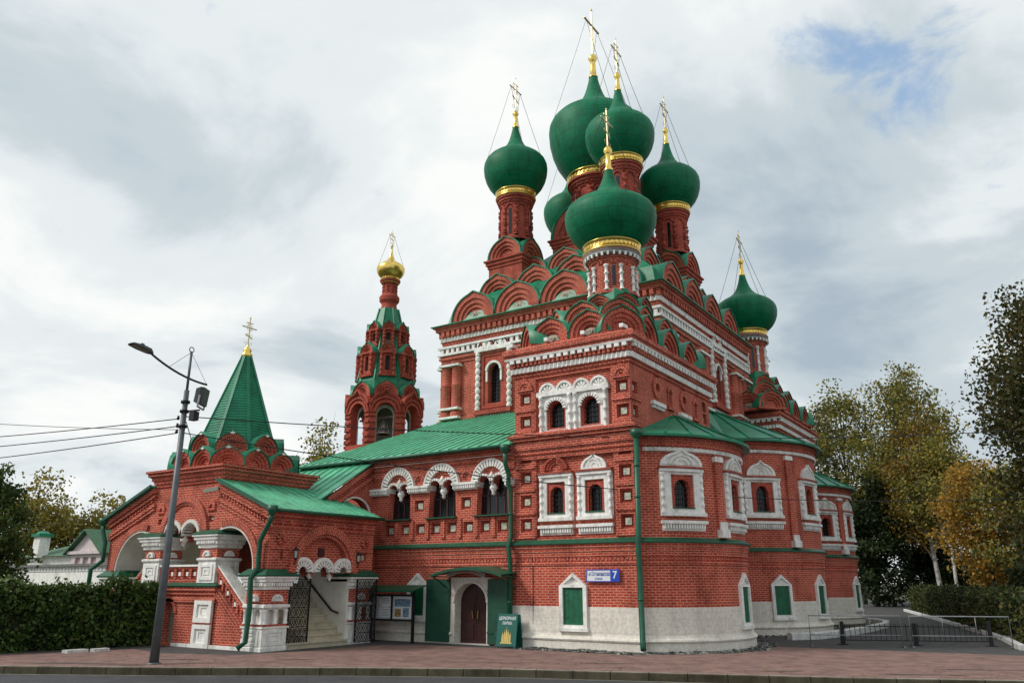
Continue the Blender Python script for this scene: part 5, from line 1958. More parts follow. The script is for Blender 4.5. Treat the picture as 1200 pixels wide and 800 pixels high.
onion(bell, bx, by, 20.35, .87, .95, 1, 21.55, .95, mat=GOLD)
bl = MB()
lathe(bl, bx + .3, by - .3, [(.0, 10.9), (.10, 10.88), (.18, 10.75), (.22, 10.45), (.32, 10.15), (.40, 10.02), (.36, 10.02), (.0, 10.5)], 20)
bar(bl, (bx - 1.6, by - .3, 11.0), (bx + 1.9, by - .3, 11.0), .1)
bl.build('bell', plain('pale_bronze_bell', (.55, .53, .48), .35, .8), bell)
church = church_save

# ================================================================== STREET FURNITURE
# street lamp
LX, LY = -8.48, -9.33
lamp = thing('street_lamp', (LX, LY, 0), 'tall grey street lamp post with curved arm standing on the pavement', 'street lamp')
pm = MB()
tube(pm, [(LX, LY, 0), (LX, LY, 2.2), (LX, LY, 6.75)], .112, 14, True, .066)
lathe(pm, LX, LY, [(.17, 0), (.17, .03), (.13, .05)], 14)
pm.build('pole', POLE, lamp)
um = MB()
tube(um, [(LX, LY, 6.6), (LX, LY, 7.82)], .035, 8)
tube(um, [(LX, LY + .07 * math.cos(t), 7.87 + .07 * math.sin(t)) for t in [2 * PI * k / 12 for k in range(13)]], .014, 5, False)
um.build('mast_top', POLE, lamp)
am = MB()
arm = [(LX, LY + .58 - 1.70 * f, 7.02 + .04 * f + .42 * f * f) for f in [k / 10 for k in range(11)]]
tube(am, arm, .03, 8)
am.build('arm', LAMPM, lamp)
wm = MB()
tube(wm, [(LX, LY, 7.80), (LX, LY + .56, 7.04)], .006, 4)
tube(wm, [(LX, LY, 7.80), arm[7]], .006, 4)
wm.build('stay_wire', IRON, lamp)
hd = MB()
a, b = Vector(arm[10]), Vector(arm[10]) + Vector((0, -.62, .13))
up = Vector((0, .16, .80)).normalized()
sx = Vector((1, 0, 0))
secs = [(0, .07, .05), (.15, .13, .10), (.55, .17, .09), (.92, .15, .045), (1, .10, .02)]
rg = []
for f, w, h in secs:
    c = a.lerp(b, f)
    rg.append([tuple(c - sx * w), tuple(c + sx * w), tuple(c + sx * w * .7 + up * h), tuple(c - sx * w * .7 + up * h)])
for A, B in zip(rg[:-1], rg[1:]):
    for k in range(4):
        hd.face([A[k], A[(k + 1) % 4], B[(k + 1) % 4], B[k]])
hd.face(rev(rg[0])); hd.face(rg[-1])
bar(hd, a.lerp(b, .5) + up * .09, a.lerp(b, .5) + up * .15, .07)
ho = hd.build('lamp_head', LAMPM, lamp)
ln = MB()
c0, c1 = a.lerp(b, .2) - up * .004, a.lerp(b, .9) - up * .004
ln.face([tuple(c0 - sx * .1), tuple(c1 - sx * .1), tuple(c1 + sx * .1), tuple(c0 + sx * .1)])
ln.build('lens', LENS, ho)
br = MB()
for z in (6.15, 5.75, 6.4):
    lathe(br, LX, LY, [(.08, z), (.115, z), (.115, z + .07), (.08, z + .07)], 12)
bar(br, (LX, LY, 6.18), (LX + .5, LY + .1, 6.18), .04)
bar(br, (LX, LY, 5.78), (LX - .18, LY - .04, 5.78), .04)
wbox(br, LX + .22, LX + .42, LY, LY + .16, 5.92, 6.15)
for z in (5.62, 5.78, 5.98):
    lathe(br, LX - .17, LY - .04, [(.0, z - .02), (.03, z), (.045, z + .03), (.03, z + .06), (.03, z + .1), (0, z + .1)], 8)
tube(br, [(LX + .1, LY + .02, 5.9), (LX + .35, LY + .05, 5.45), (LX + .3, LY + .05, 5.0), (LX + .1, LY, 4.8)], .012, 5)
br.build('bracket', IRON, lamp)
fl = thing('floodlight', (LX + .55, LY + .1, 6.3), 'black square floodlight clamped to the street lamp post', 'floodlight')
fm = MB()
cx_, cy_, cz_ = LX + .58, LY + .1, 6.52
ax = Vector((.75, .55, -.10)).normalized()
rt = Vector((.55, -.75, 0)).normalized()
u_ = rt.cross(ax).normalized()
tl = lambda q, r, o: tuple(Vector((cx_, cy_, cz_)) + rt * q + u_ * r + ax * o)
q = [(-.22, -.22), (.22, -.22), (.22, .22), (-.22, .22)]
F0 = [tl(a_ * .82, b_ * .82, -.14) for a_, b_ in q]; F1 = [tl(a_, b_, -.03) for a_, b_ in q]; F2 = [tl(a_, b_, .07) for a_, b_ in q]
for A, B in ((F0, F1), (F1, F2)):
    for k in range(4):
        fm.face([A[k], A[(k + 1) % 4], B[(k + 1) % 4], B[k]])
fm.face(rev(F0)); fm.face(F2)
for k in range(6):
    bar(fm, tl(-.16, -.15 + .06 * k, -.15), tl(.16, -.15 + .06 * k, -.15), .02, .05)
fm.build('lamp_housing', LAMPM, fl)
fm = MB()
bar(fm, tl(-.24, 0, 0), tl(-.24, -.3, 0), .035); bar(fm, tl(.24, 0, 0), tl(.24, -.3, 0), .035); bar(fm, tl(-.25, -.3, 0), tl(.25, -.3, 0), .035)
fm.build('yoke', GREY, fl)
fm = MB()
lathe(fm, 0, 0, [(0, 0), (.05, .0), (.05, .02), (0, .02)], 12)
fm2 = MB()
for f_ in fm.F:
    fm2.face([tl(fm.V[i][0] - .05, fm.V[i][1] - .02, -.19 + fm.V[i][2]) for i in f_])
fm2.build('maker_disc', GREY, fl)


def cable(A, B, sag, r, label, group=None):
    mb = MB()
    A, B = Vector(A), Vector(B)
    tube(mb, [tuple(A.lerp(B, k / 24) - Vector((0, 0, sag * 4 * (k / 24) * (1 - k / 24)))) for k in range(25)], r, 5)
    tag(mb.build('overhead_cable', IRON), label, 'cable', group)


cable((LX, LY, 6.05), (13, 16, 7.7), .6, .014, 'thin black cable running right from the lamp post across the upper church walls')
cable((LX, LY, 5.62), (13, 16, 5.2), 1.0, .014, 'black cable running right from the lamp post low across the church windows')
cable((LX - .17, LY - .04, 6.0), (-34, -14, 6.9), .3, .014, 'uppermost of the three black cables running left from the lamp post')
cable((LX - .17, LY - .04, 5.80), (-34, -14, 6.35), .3, .014, 'middle of the three black cables running left from the lamp post')
cable((LX - .17, LY - .04, 5.62), (-34, -14, 5.7), .35, .014, 'lowest of the three black cables running left from the lamp post')
cable((LX, LY, 5.7), (-30, -12, 8.6), .25, .009, 'thin grey cable rising steeply left of the lamp post')
cable((-15.0, -5.0, 4.9), (-60, 5, 4.7), .5, .010, 'thin cable running left from the porch gable')


def wall_lantern(m, s, z, label):
    p0 = m(s, 0, z)
    t = thing('wall_lantern', p0, label, 'lantern', 'lanterns beside the stair entrance')
    b = MB()
    tube(b, [m(s, .01, z - .22), m(s, .12, z - .26), m(s, .20, z - .16), m(s, .20, z - .06)], .014, 5)
    tube(b, [m(s + .05 * math.cos(q), .10 + .06 * math.sin(q), z - .18) for q in [2 * PI * k / 8 for k in range(9)]], .008, 4, False)
    b.build('bracket', IRON, t)
    c = m(s, .20, 0)
    h = MB()
    lathe(h, c[0], c[1], [(.0, z - .08), (.05, z - .06), (.055, z - .03)], 8)
    lathe(h, c[0], c[1], [(.10, z + .17), (.06, z + .23), (.015, z + .27), (.015, z + .31), (0, z + .32)], 8)
    for k in range(4):
        a_ = 2 * PI * k / 4
        bar(h, (c[0] + .055 * math.cos(a_), c[1] + .055 * math.sin(a_), z - .04), (c[0] + .085 * math.cos(a_), c[1] + .085 * math.sin(a_), z + .18), .012)
    h.build('lantern_frame', IRON, t)
    g = MB()
    lathe(g, c[0], c[1], [(.045, z - .03), (.075, z + .17)], 8)
    g.build('lantern_glass', plain('frosted_lantern_glass', (.45, .45, .42), .25), t)


wall_lantern(PEX, .86, 2.62, 'black iron lantern left of the stair entrance arch')
wall_lantern(PEX, 3.52, 2.55, 'black iron lantern right of the stair entrance arch')
cc = thing('security_camera', PF(U(11.72), .1, 4.66), 'small beige security camera under the porch cornice', 'camera')
m_ = MB()
bar(m_, PF(U(11.64), .0, 4.72), PF(U(11.72), .16, 4.70), .05)
m_.build('bracket', GREY, cc)
m_ = MB()
bar(m_, PF(U(11.62), .10, 4.71), PF(U(12.00), .34, 4.63), .13, .12)
m_.build('camera_body', plain('beige_plastic', (.42, .40, .32), .5), cc)


# text helper: lettering becomes a thin mesh fixed to its board
def lettering(name, txt, origin, xdir, zdir, size, mat, parent, ext=.004, width=None):
    cu = bpy.data.curves.new(name, 'FONT')
    cu.body = txt
    cu.size = 1.0
    cu.extrude = 0.0
    cu.offset = .022
    cu.align_x = 'CENTER'
    to = bpy.data.objects.new('lettering_tmp', cu)
    COL.objects.link(to)
    dg = bpy.context.evaluated_depsgraph_get()
    me = bpy.data.meshes.new_from_object(to.evaluated_get(dg))
    bpy.data.objects.remove(to)
    xs = [v.co.x for v in me.vertices]
    k = size
    kx = k if width is None else width / (max(xs) - min(xs))
    xd, zd = Vector(xdir).normalized(), Vector(zdir).normalized()
    lo = Vector(ORIGIN[parent.name])
    for v in me.vertices:
        p = Vector(origin) + xd * v.co.x * kx + zd * v.co.y * k - lo
        v.co = p * S
    me.materials.append(mat)
    o = bpy.data.objects.new(name, me)
    COL.objects.link(o)
    o.parent = parent
    ORIGIN[o.name] = tuple(lo)
    return o


SIGNW = plain('white_enamel', (.72, .74, .76), .3, var=.03)
SIGNB = plain('blue_enamel', (.015, .06, .45), .3, var=.05)
INK = plain('blue_ink', (.02, .08, .40), .4, var=.03)
YEL = plain('golden_paint', (.68, .50, .14), .5, var=.1)
BOARDG = plain('teal_green_board', (.008, .11, .085), .35, var=.1)
# address plate
sg = thing('address_sign', SM(3.11, .1, 1.92), 'white and blue street address plate on the chapel wall above the shuttered window', 'sign')
b_ = MB(); box(b_, SM, 2.58, 3.64, .045, .085, 1.92, 2.23); b_.build('plate', SIGNW, sg)
b_ = MB(); box(b_, SM, 3.36, 3.655, .08, .10, 1.905, 2.245); b_.build('number_box', SIGNB, sg)
b_ = MB()
for q in ((2.565, 3.655, 1.90, 1.925), (2.565, 3.655, 2.225, 2.25)):
    box(b_, SM, q[0], q[1], .04, .095, q[2], q[3])
box(b_, SM, 2.565, 2.585, .04, .095, 1.925, 2.225)
b_.build('rim', SIGNB, sg)
lettering('lettering', '1-я Останкинская', SM(2.97, .0875, 2.07), (1, 0, 0), (0, 0, 1), .165, INK, sg, width=.73)
lettering('lettering', 'улица', SM(2.97, .0875, 1.965), (1, 0, 0), (0, 0, 1), .09, INK, sg)
lettering('lettering', '7', SM(3.505, .1025, 2.00), (1, 0, 0), (0, 0, 1), .29, SIGNW, sg)
# A-board of the parish shop
ab = thing('a_board', (-4.15, -.5, 0), 'green A-board with white lettering and a golden church outline beside the shop door', 'sign board')
AB = flat(-4.49, -.62, 3)
tlt = lambda s, d, z: AB(s, d - .16 * z, z)
b_ = MB(); box(b_, tlt, 0, .68, -.02, .02, .06, .97)
for s in (.02, .62):
    box(b_, tlt, s, s + .04, -.02, .02, 0, .06)
b_.build('front_panel', BOARDG, ab)
tl2 = lambda s, d, z: AB(s, -.50 + d + .16 * z, z)
b_ = MB(); box(b_, tl2, .03, .65, -.02, .02, .0, .95); b_.build('back_panel', BOARDG, ab)
n_ = Vector(tlt(0, .023, 1)) - Vector(tlt(0, .023, 0))
for t_, z, h, w in (('ЦЕРКОВНАЯ', .80, .125, .58), ('ЛАВКА', .665, .115, .34)):
    lettering('lettering', t_, tlt(.34, .024, z), (math.cos(rad(3)), math.sin(rad(3)), 0), n_, h, SIGNW, ab, width=w)
b_ = MB()


def bflat(pts):
    b_.face([tlt(.34 + p[0], .024, p[1]) for p in pts])


for x, w, h in ((-.13, .05, .30), (-.065, .05, .36), (0, .06, .44), (.065, .05, .36), (.13, .05, .30)):
    zb = .16
    bflat([(x - w / 2, zb), (x + w / 2, zb), (x + w / 2, zb + h * .5), (x - w / 2, zb + h * .5)])
    o_ = [(x - w * .35, zb + h * .5), (x + w * .35, zb + h * .5), (x + w * .55, zb + h * .62), (x + w * .3, zb + h * .74), (x + .004, zb + h * .86), (x + .004, zb + h), (x - .004, zb + h), (x - .004, zb + h * .86), (x - w * .3, zb + h * .74), (x - w * .55, zb + h * .62)]
    bflat(o_)
bflat([(-.20, .13), (.20, .13), (.20, .165), (-.20, .165)])
b_.build('church_emblem', YEL, ab)
# notice board under its own little roof
nbd = thing('notice_board', (-8.4, -.6, 0), 'black framed notice board with posters under a green metal roof', 'notice board')
NM = flat(-9.55, -.78, 3)
b_ = MB()
for s in (.06, 1.82):
    box(b_, NM, s - .04, s + .04, -.04, .04, 0, 1.72)
for z in (.70, 1.48):
    box(b_, NM, .06, 1.82, -.03, .05, z - .03, z + .03)
box(b_, NM, .92, .97, -.03, .05, .70, 1.48)
box(b_, NM, -.1, .02, -.03, .0, 0, 1.6)
b_.build('frame', IRON, nbd)
b_ = MB(); box(b_, NM, .08, 1.80, -.02, .0, .72, 1.46); b_.build('back_panel', plain('pale_board', (.42, .45, .48), .6), nbd)
b_ = MB()
slab(b_, [NM(-.18, .42, 1.64), NM(2.12, .42, 1.64), NM(2.12, -.30, 1.80), NM(-.18, -.30, 1.80)], .03)
box(b_, NM, -.18, 2.12, .40, .43, 1.58, 1.645)
b_.build('roof', GREENP, nbd)
PAPER = plain('white_paper', (.62, .64, .66), .5, var=.04)
PICB = plain('blue_printed_picture', (.16, .26, .36), .5, var=.9, scale=14)
PICO = plain('brown_printed_picture', (.35, .22, .08), .5, var=.8, scale=12)
GREYI = plain('grey_ink', (.12, .12, .13), .6)
for (s0, s1, z0, z1, mt) in ((.13, .48, .76, 1.42, PAPER), (.52, .88, 1.12, 1.42, PAPER), (.52, .88, .78, 1.08, PAPER), (1.02, 1.75, .76, 1.42, PAPER)):
    b_ = MB(); box(b_, NM, s0, s1, .0, .008, z0, z1)
    po = b_.build('poster', mt, nbd)
    b_ = MB()
    if s0 > 1:
        box(b_, NM, s0 + .03, s1 - .05, .008, .011, 1.12, 1.36)
        b_.build('printed_picture', PICB, po)
        b_ = MB(); box(b_, NM, s0 + .04, s0 + .30, .008, .011, .80, 1.05); b_.build('printed_picture', PICO, po)
        b_ = MB(); box(b_, NM, s0 + .38, s1 - .10, .008, .011, .80, 1.08); b_.build('printed_picture', PICB, po)
    else:
        n = int((z1 - z0) / .05)
        for k in range(1, n):
            z = z1 - .05 * k
            box(b_, NM, s0 + .03, s1 - .03 - .08 * random.random(), .008, .010, z - .008, z + .008)
        b_.build('printed_lines', GREYI, po)


# crowd barriers and the low black gate across the drive
def barrier(ax_, ay, bx_, by_, label):
    t = thing('crowd_barrier', (ax_, ay, 0), label, 'barrier', 'grey tube barriers across the drive')
    ln = math.hypot(bx_ - ax_, by_ - ay)
    m = flat(ax_, ay, math.degrees(math.atan2(by_ - ay, bx_ - ax_)))
    h = .90
    f = MB()
    tube(f, [m(0, 0, 0), m(0, 0, h), m(ln, 0, h), m(ln, 0, 0)], .018, 8)
    tube(f, [m(0, 0, .34), m(ln, 0, .34)], .013, 6)
    for s in (0, ln):
        tube(f, [m(s, -.22, .01), m(s, 0, .05), m(s, .22, .01)], .015, 6)
    f.build('frame', GREY, t)
    for k in (1, 2):
        b = MB()
        s = ln * k / 3
        tube(b, [m(s, 0, .34), m(s, 0, h)], .011, 6)
        b.build('upright', GREY, t)


barrier(3.32, 5.12, 5.74, 6.28, 'grey tube crowd barrier beside the middle apse')
barrier(5.98, 6.35, 8.55, 7.41, 'grey tube crowd barrier next to the clipped hedge')
gt_ = thing('drive_gate', (5.95, 7.2, 0), 'low black railing gate closing the asphalt drive', 'gate')
for a, b in (((4.02, 6.45), (5.92, 7.28)), ((6.02, 7.32), (7.90, 8.15))):
    m = flat(a[0], a[1], math.degrees(math.atan2(b[1] - a[1], b[0] - a[0])))
    ln = math.hypot(b[0] - a[0], b[1] - a[1])
    p = MB()
    for z in (.14, .56):
        box(p, m, .03, ln - .03, -.012, .012, z - .014, z + .014)
    n = 13
    for k in range(n + 1):
        s = .05 + (ln - .1) * k / n
        box(p, m, s - .008, s + .008, -.008, .008, .14, .64)
    p.build('railing_panel', IRON, gt_)
for x, y, h in ((3.98, 6.43, .70), (5.97, 7.3, .66), (7.95, 8.17, .74)):
    p = MB(); wbox(p, x - .06, x + .06, y - .06, y + .06, 0, h); wbox(p, x - .16, x + .16, y - .1, y + .1, 0, .03)
    p.build('post', IRON, gt_)
# white kerbs beside the drive
WK = plain('whitewashed_kerb', (.60, .60, .58), .85, var=.25, scale=5)
k_ = MB()
sweep(k_, [(1.9, 7.7), (2.55, 8.6), (2.95, 10.8), (3.2, 14), (3.25, 17.5), (3.0, 19.6), (2.3, 21.2), (1.6, 22)], [(0, 0), (0, .20), (.03, .23), (.22, .23), (.25, .2), (.25, 0)])
tag(k_.build('white_kerb', WK), kind='structure')
k_ = MB()
sweep(k_, [(1.05, 40), (4.4, 27.0), (8.2, 11.5), (8.9, 7.0)], [(0, 0), (0, .14), (.02, .15), (.16, .15), (.18, .13), (.18, 0)])
tag(k_.build('drive_kerb', WK), kind='structure')
tag(mesh_poly('lawn_bed', [(3.1, 14), (3.1, 17.5), (2.8, 19.4), (2.0, 20.6), (-2, 18), (-2, 15), (1.8, 10), (2.6, 9.5)], .03, GRASS), kind='structure')
tag(mesh_poly('flower_bed', [(1.2, 40), (4.5, 27.0), (8.3, 11.5), (9.0, 7.0), (30, 7), (30, 45)], .02, plain('bare_soil', (.035, .026, .018), .95, var=.4, scale=2)), kind='structure')
dl = MB()
for x, y, l_, w in ((-13.1, -8.0, .22, .12), (-13.3, -8.6, .3, .14)):
    wbox(dl, x - w, x + w, y - l_, y + l_, 0, .09)
tag(dl.build('kerb_blocks', WK), kind='structure')

# ================================================================== HOUSES ON THE LEFT
wl_ = thing('boundary_wall', (-36, 3, 0), 'long low white wall with a dark coping behind the ivy fence', 'wall')
WM = flat(-46, 2.2, -2)
b_ = MB(); poly_wall(b_, WM, rect(0, 20, 0, 2.68), (), 0, .1, .4)
b_.build('wall_face', WHITE, wl_)
b_ = MB(); dents(b_, WM, 0, 20, 0, .04, 2.5, 2.6, .34, .5); box(b_, WM, 0, 20, 0, .03, 2.42, 2.45); b_.build('dentil_row', plain('shaded_lime', (.5, .5, .5), .85), wl_)
b_ = MB(); box(b_, WM, -.2, 20.2, -.5, .15, 2.68, 2.80); b_.build('coping', GREYST, wl_)


def cottage(name, label, x0, x1, y0, y1, h, rh, wallm, roofm, ridge_y=True, chims=()):
    t = thing(name, ((x0 + x1) / 2, (y0 + y1) / 2, 0), label, 'house')
    w = MB()
    xm, ym = (x0 + x1) / 2, (y0 + y1) / 2
    gf = flat(x0, y0, 0)
    hl = [rect(q - .35, q + .35, h - 1.3, h - .35) for q in [(x1 - x0) * k / 4 for k in (1, 2, 3)]] if ridge_y else []
    poly_wall(w, gf, [(0, 0), (x1 - x0, 0), (x1 - x0, h), ((x1 - x0) / 2, h + rh), (0, h)] if ridge_y else rect(0, x1 - x0, 0, h), hl, 0, .2)
    poly_wall(w, flat(x1, y0, 90), rect(0, y1 - y0, 0, h))
    poly_wall(w, flat(x0, y1, 270), rect(0, y1 - y0, 0, h))
    box(w, gf, -.1, x1 - x0 + .1, 0, .25, h - .12, h + .1)
    w.build('wall', wallm, t)
    for q in hl:
        g = MB(); g.face([gf(p[0], -.15, p[1]) for p in q]); fo = g.build('window', plain('pinkish_shutter', (.45, .32, .33), .7), t)
    r = MB()
    if ridge_y:
        for e in (0, 1):
            A = [(x0 - .4, y0 - .4, h - .05), (xm, y0 - .4, h + rh + .15), (xm, y1, h + rh + .15), (x0 - .4, y1, h - .05)]
            if e: A = [(2 * xm - p[0], p[1], p[2]) for p in rev(A)]
            slab(r, rev(A), .12)
    else:
        e = [(x0 - .5, y0 - .5, h), (x1 + .5, y0 - .5, h), (x1 + .5, y1 + .5, h), (x0 - .5, y1 + .5, h)]
        tp_ = [(xm - .8, ym, h + rh), (xm + .8, ym, h + rh)]
        r.face([e[0], e[1], tp_[1], tp_[0]]); r.face([e[1], e[2], tp_[1]]); r.face([e[2], e[3], tp_[0], tp_[1]]); r.face([e[3], e[0], tp_[0]]); r.face(rev(e))
    ro = r.build('roof', roofm, t)
    for (cx_, cy_, z0, z1) in chims:
        c = MB(); wbox(c, cx_ - .55, cx_ + .55, cy_ - .5, cy_ + .5, z0, z1); co = c.build('chimney', WHITE, ro)
        c = MB(); wbox(c, cx_ - .75, cx_ + .75, cy_ - .7, cy_ + .7, z1, z1 + .28); lathe(c, cx_, cy_, [(.7, z1 + .28), (.4, z1 + .5), (0, z1 + .55)], 8); c.build('chimney_cap', GREEN, co)


PINKW = plain('pale_pink_stucco', (.60, .52, .52), .85)
OLDG = plain('faded_green_roof', (.045, .13, .06), .6, var=.2)
cottage('gabled_house', 'pale pink gabled house with green roof left of the porch', -52.3, -48.0, 11.8, 18, 4.0, 1.55, PINKW, OLDG)
cottage('hipped_house', 'low house with green hipped roof and two white chimneys', -73.5, -63.5, 19, 26, 4.2, 1.5, WHITE, OLDG, False, ((-70.4, 18.6, 4.1, 6.0), (-66.8, 21.2, 4.3, 6.15)))

# ================================================================== VEGETATION


def leafmat(name, cols, trans=0.35, rough=0.6):
    m, t, b = newmat(name)
    geo = nd(t, 'ShaderNodeNewGeometry')
    r = ramp(t, geo.outputs['Random Per Island'], [(i / max(1, len(cols) - 1), c) for i, c in enumerate(cols)])
    n = nd(t, 'ShaderNodeTexNoise', Scale=0.35, Detail=3.0)
    t.links.new(geo.outputs['Position'], n.inputs['Vector'])
    rr = ramp(t, n.outputs[0], [(0.35, (0.70, 0.74, 0.70)), (0.65, (1.2, 1.15, 1.02))])
    q = mul(t, r.outputs[0], rr.outputs[0])
    t.links.new(q.outputs[0], b.inputs['Base Color'])
    b.inputs['Roughness'].default_value = rough
    b.inputs['Specular IOR Level'].default_value = 0.25
    tr = nd(t, 'ShaderNodeBsdfTranslucent')
    t.links.new(q.outputs[0], tr.inputs['Color'])
    mx_ = nd(t, 'ShaderNodeMixShader')
    mx_.inputs[0].default_value = trans
    t.links.new(b.outputs[0], mx_.inputs[1]); t.links.new(tr.outputs[0], mx_.inputs[2])
    o = [k for k in t.nodes if k.type == 'OUTPUT_MATERIAL'][0]
    t.links.new(mx_.outputs[0], o.inputs[0])
    return m


LF = {
    'green': leafmat('dark_green_leaves', [(0.028, 0.054, 0.016), (0.054, 0.093, 0.025), (0.085, 0.124, 0.031), (0.155, 0.155, 0.039)]),
    'olive': leafmat('olive_autumn_leaves', [(.15, .145, .03), (.25, .22, .045), (.34, .28, .06), (.19, .15, .04)]),
    'yellow': leafmat('yellow_autumn_leaves', [(.09, .08, .018), (.24, .16, .030), (.34, .22, .04), (.12, .11, .025), (.28, .15, .03), (.07, .075, .02)]),
    'orange': leafmat('golden_orange_leaves', [(.16, .12, .03), (.36, .21, .04), (.50, .28, .05), (.26, .20, .04), (.42, .20, .04)]),
    'mixed': leafmat('green_and_yellow_leaves', [(.075, .10, .025), (.14, .155, .04), (.26, .235, .055), (.44, .34, .075), (.12, .13, .035), (.19, .185, .05)]),
    'brown': leafmat('brownish_green_leaves', [(0.031, 0.043, 0.014), (0.065, 0.074, 0.022), (0.116, 0.085, 0.031), (0.085, 0.093, 0.025)]),
    'ivy': leafmat('ivy_leaves', [(.024, .052, .014), (.045, .095, .022), (.07, .125, .030), (.10, .155, .036), (.10, .11, .028)], .25, .5),
    'hedge': leafmat('hedge_leaves', [(0.022, 0.037, 0.012), (0.040, 0.065, 0.019), (0.070, 0.087, 0.025), (0.139, 0.109, 0.034)], .2),
    'dark': leafmat('very_dark_green_leaves', [(0.012, 0.025, 0.009), (0.025, 0.043, 0.014), (0.046, 0.062, 0.019)], .2),
}
BARK = plain('grey_brown_bark', (.055, .045, .036), .9, var=.35, scale=4, bump=.5, bscale=15)
BIRCH = plain('white_birch_bark', (.52, .50, .46), .8, var=.5, scale=3)


def leafmesh(name, C_, size, mat, parent, flatten=1.0):
    n = len(C_)
    d1 = rng.normal(size=(n, 3)); d1 /= np.linalg.norm(d1, axis=1)[:, None]
    d2 = rng.normal(size=(n, 3)); d2 -= (d2 * d1).sum(1)[:, None] * d1; d2 /= np.linalg.norm(d2, axis=1)[:, None]
    s = size * rng.uniform(.55, 1.25, n)[:, None]
    P = np.stack([C_ - d1 * s * .5, C_ + d2 * s * .32, C_ + d1 * s * .5, C_ - d2 * s * .32], 1)
    lo = np.array(ORIGIN[parent.name])
    V_ = ((P - lo) * S).reshape(-1, 3)
    me = bpy.data.meshes.new(name)
    me.vertices.add(n * 4); me.loops.add(n * 4); me.polygons.add(n)
    me.vertices.foreach_set('co', V_.astype(np.float32).ravel())
    me.loops.foreach_set('vertex_index', np.arange(n * 4, dtype=np.int32))
    me.polygons.foreach_set('loop_start', np.arange(0, n * 4, 4, dtype=np.int32))
    me.update(calc_edges=True)
    me.materials.append(mat)
    o = bpy.data.objects.new(name, me)
    COL.objects.link(o)
    o.parent = parent
    ORIGIN[o.name] = tuple(lo)
    return o


def tree(name, label, x, y, h, cr, c0, nclus, per, leaf, mat, bark=BARK, tr=.16, lean=(0, 0), group=None, shape=1.0, spread=.55, twigs=0, fill=1.0, cat='tree'):
    """tapered trunk and limbs reaching to leaf clusters spread through an uneven crown volume"""
    t = thing(name, (x, y, 0), label, cat, group)
    tm = MB()
    top = Vector((x + lean[0], y + lean[1], h * .93))
    base = Vector((x, y, -.1))
    tp = lambda f: base.lerp(top, f) + Vector((math.sin(f * 5 + x) * .12 * tr / .16, math.cos(f * 4 + y) * .12 * tr / .16, 0))
    tube(tm, [tuple(tp(k / 10)) for k in range(11)], tr, 8, True, tr * .12)
    cs = []
    zc, hz = (c0 + h) / 2, (h - c0) / 2
    lobes = rng.normal(size=(7, 3)); lobes /= np.linalg.norm(lobes, axis=1)[:, None]
    la = rng.uniform(-.28, .30, 7)
    for k in range(nclus):
        d = rng.normal(size=3); d /= np.linalg.norm(d)
        bulge = 1 + sum(a * max(0, float(d @ l_)) ** 3 for a, l_ in zip(la, lobes))
        r = rng.uniform(.12, 1.0) ** (.5 / fill) * bulge
        zf = d[2] * r
        taper = 1 - .38 * shape * max(0, zf) - .12 * max(0, -zf)
        ctr = tp(max(.05, min(.98, (zc + hz * zf) / (h * .93))))
        cs.append((ctr.x + cr * d[0] * r * taper, ctr.y + cr * d[1] * r * taper, zc + hz * zf))
    for k, c in enumerate(cs):
        if k % 3 == 0:
            f = max(.15, min(.95, (c[2] / h) * .72))
            a = tp(f)
            mid = a.lerp(Vector(c), .5) + Vector((0, 0, .12 * (Vector(c) - a).length))
            tube(tm, [tuple(a), tuple(mid), c], tr * .26, 5, False, tr * .05)
    for k in range(twigs):
        c = cs[int(rng.integers(len(cs)))]
        if c[2] < zc: continue
        e = Vector(c) + Vector((rng.normal() * .3, rng.normal() * .3, rng.uniform(.5, 1.5)))
        tube(tm, [c, tuple(Vector(c).lerp(e, .5) + Vector((.05, 0, 0))), tuple(e)], .022, 4, False, .008)
    tm.build('trunk', bark, t)
    cs = np.array(cs)
    sg_ = cr * spread / max(1, nclus) ** (1 / 3) * .92
    nn = np.clip(rng.normal(size=(len(cs) * per, 3)), -1.9, 1.9)
    C_ = np.repeat(cs, per, 0) + nn * sg_ * np.array([1, 1, .75])
    leafmesh('crown', C_, leaf, mat, t)
    return t


tree('broadleaf_tree', 'big brownish green tree overhanging the hedge at the right edge', 11.0, 20.2, 15.6, 3.6, 2.2, 230, 120, .23, LF['brown'], tr=.24, spread=.95, fill=1.0)
tree('autumn_tree', 'tallest sparse tree of green and yellow leaves behind the drive', .8, 54, 20.6, 4.4, 5.0, 150, 90, .30, LF['mixed'], spread=.8, twigs=30, tr=.2)
tree('autumn_tree', 'green and yellow tree standing close behind the north apse', -4.8, 57, 20.2, 4.6, 2.5, 170, 95, .30, LF['mixed'], spread=.8, twigs=20, tr=.2)
tree('birch_tree', 'white trunked birch with yellow leaves beside the hedge', 2.2, 49.5, 14.5, 3.4, 4.2, 130, 85, .27, LF['yellow'], BIRCH, .2, spread=.85)
tree('birch_tree', 'slimmer white birch right of the first among yellow leaves', 3.7, 47.5, 12.8, 2.8, 4.4, 90, 85, .27, LF['mixed'], BIRCH, .14, spread=.85)
tree('maple_tree', 'low golden orange maple behind the hedge', 6.4, 39.0, 9.6, 2.9, 2.2, 110, 95, .25, LF['orange'], tr=.13, spread=.85)
tree('maple_tree', 'yellow and green maple nearer the big right hand tree', 8.4, 36.5, 9.2, 2.6, 2.2, 60, 80, .26, LF['mixed'], tr=.12, spread=.8)
tree('conifer_tree', 'dark evergreen mass just right of the church apses', -2.4, 50.5, 10.6, 3.3, .2, 120, 110, .32, LF['dark'], tr=.2, spread=.8, shape=1.6)
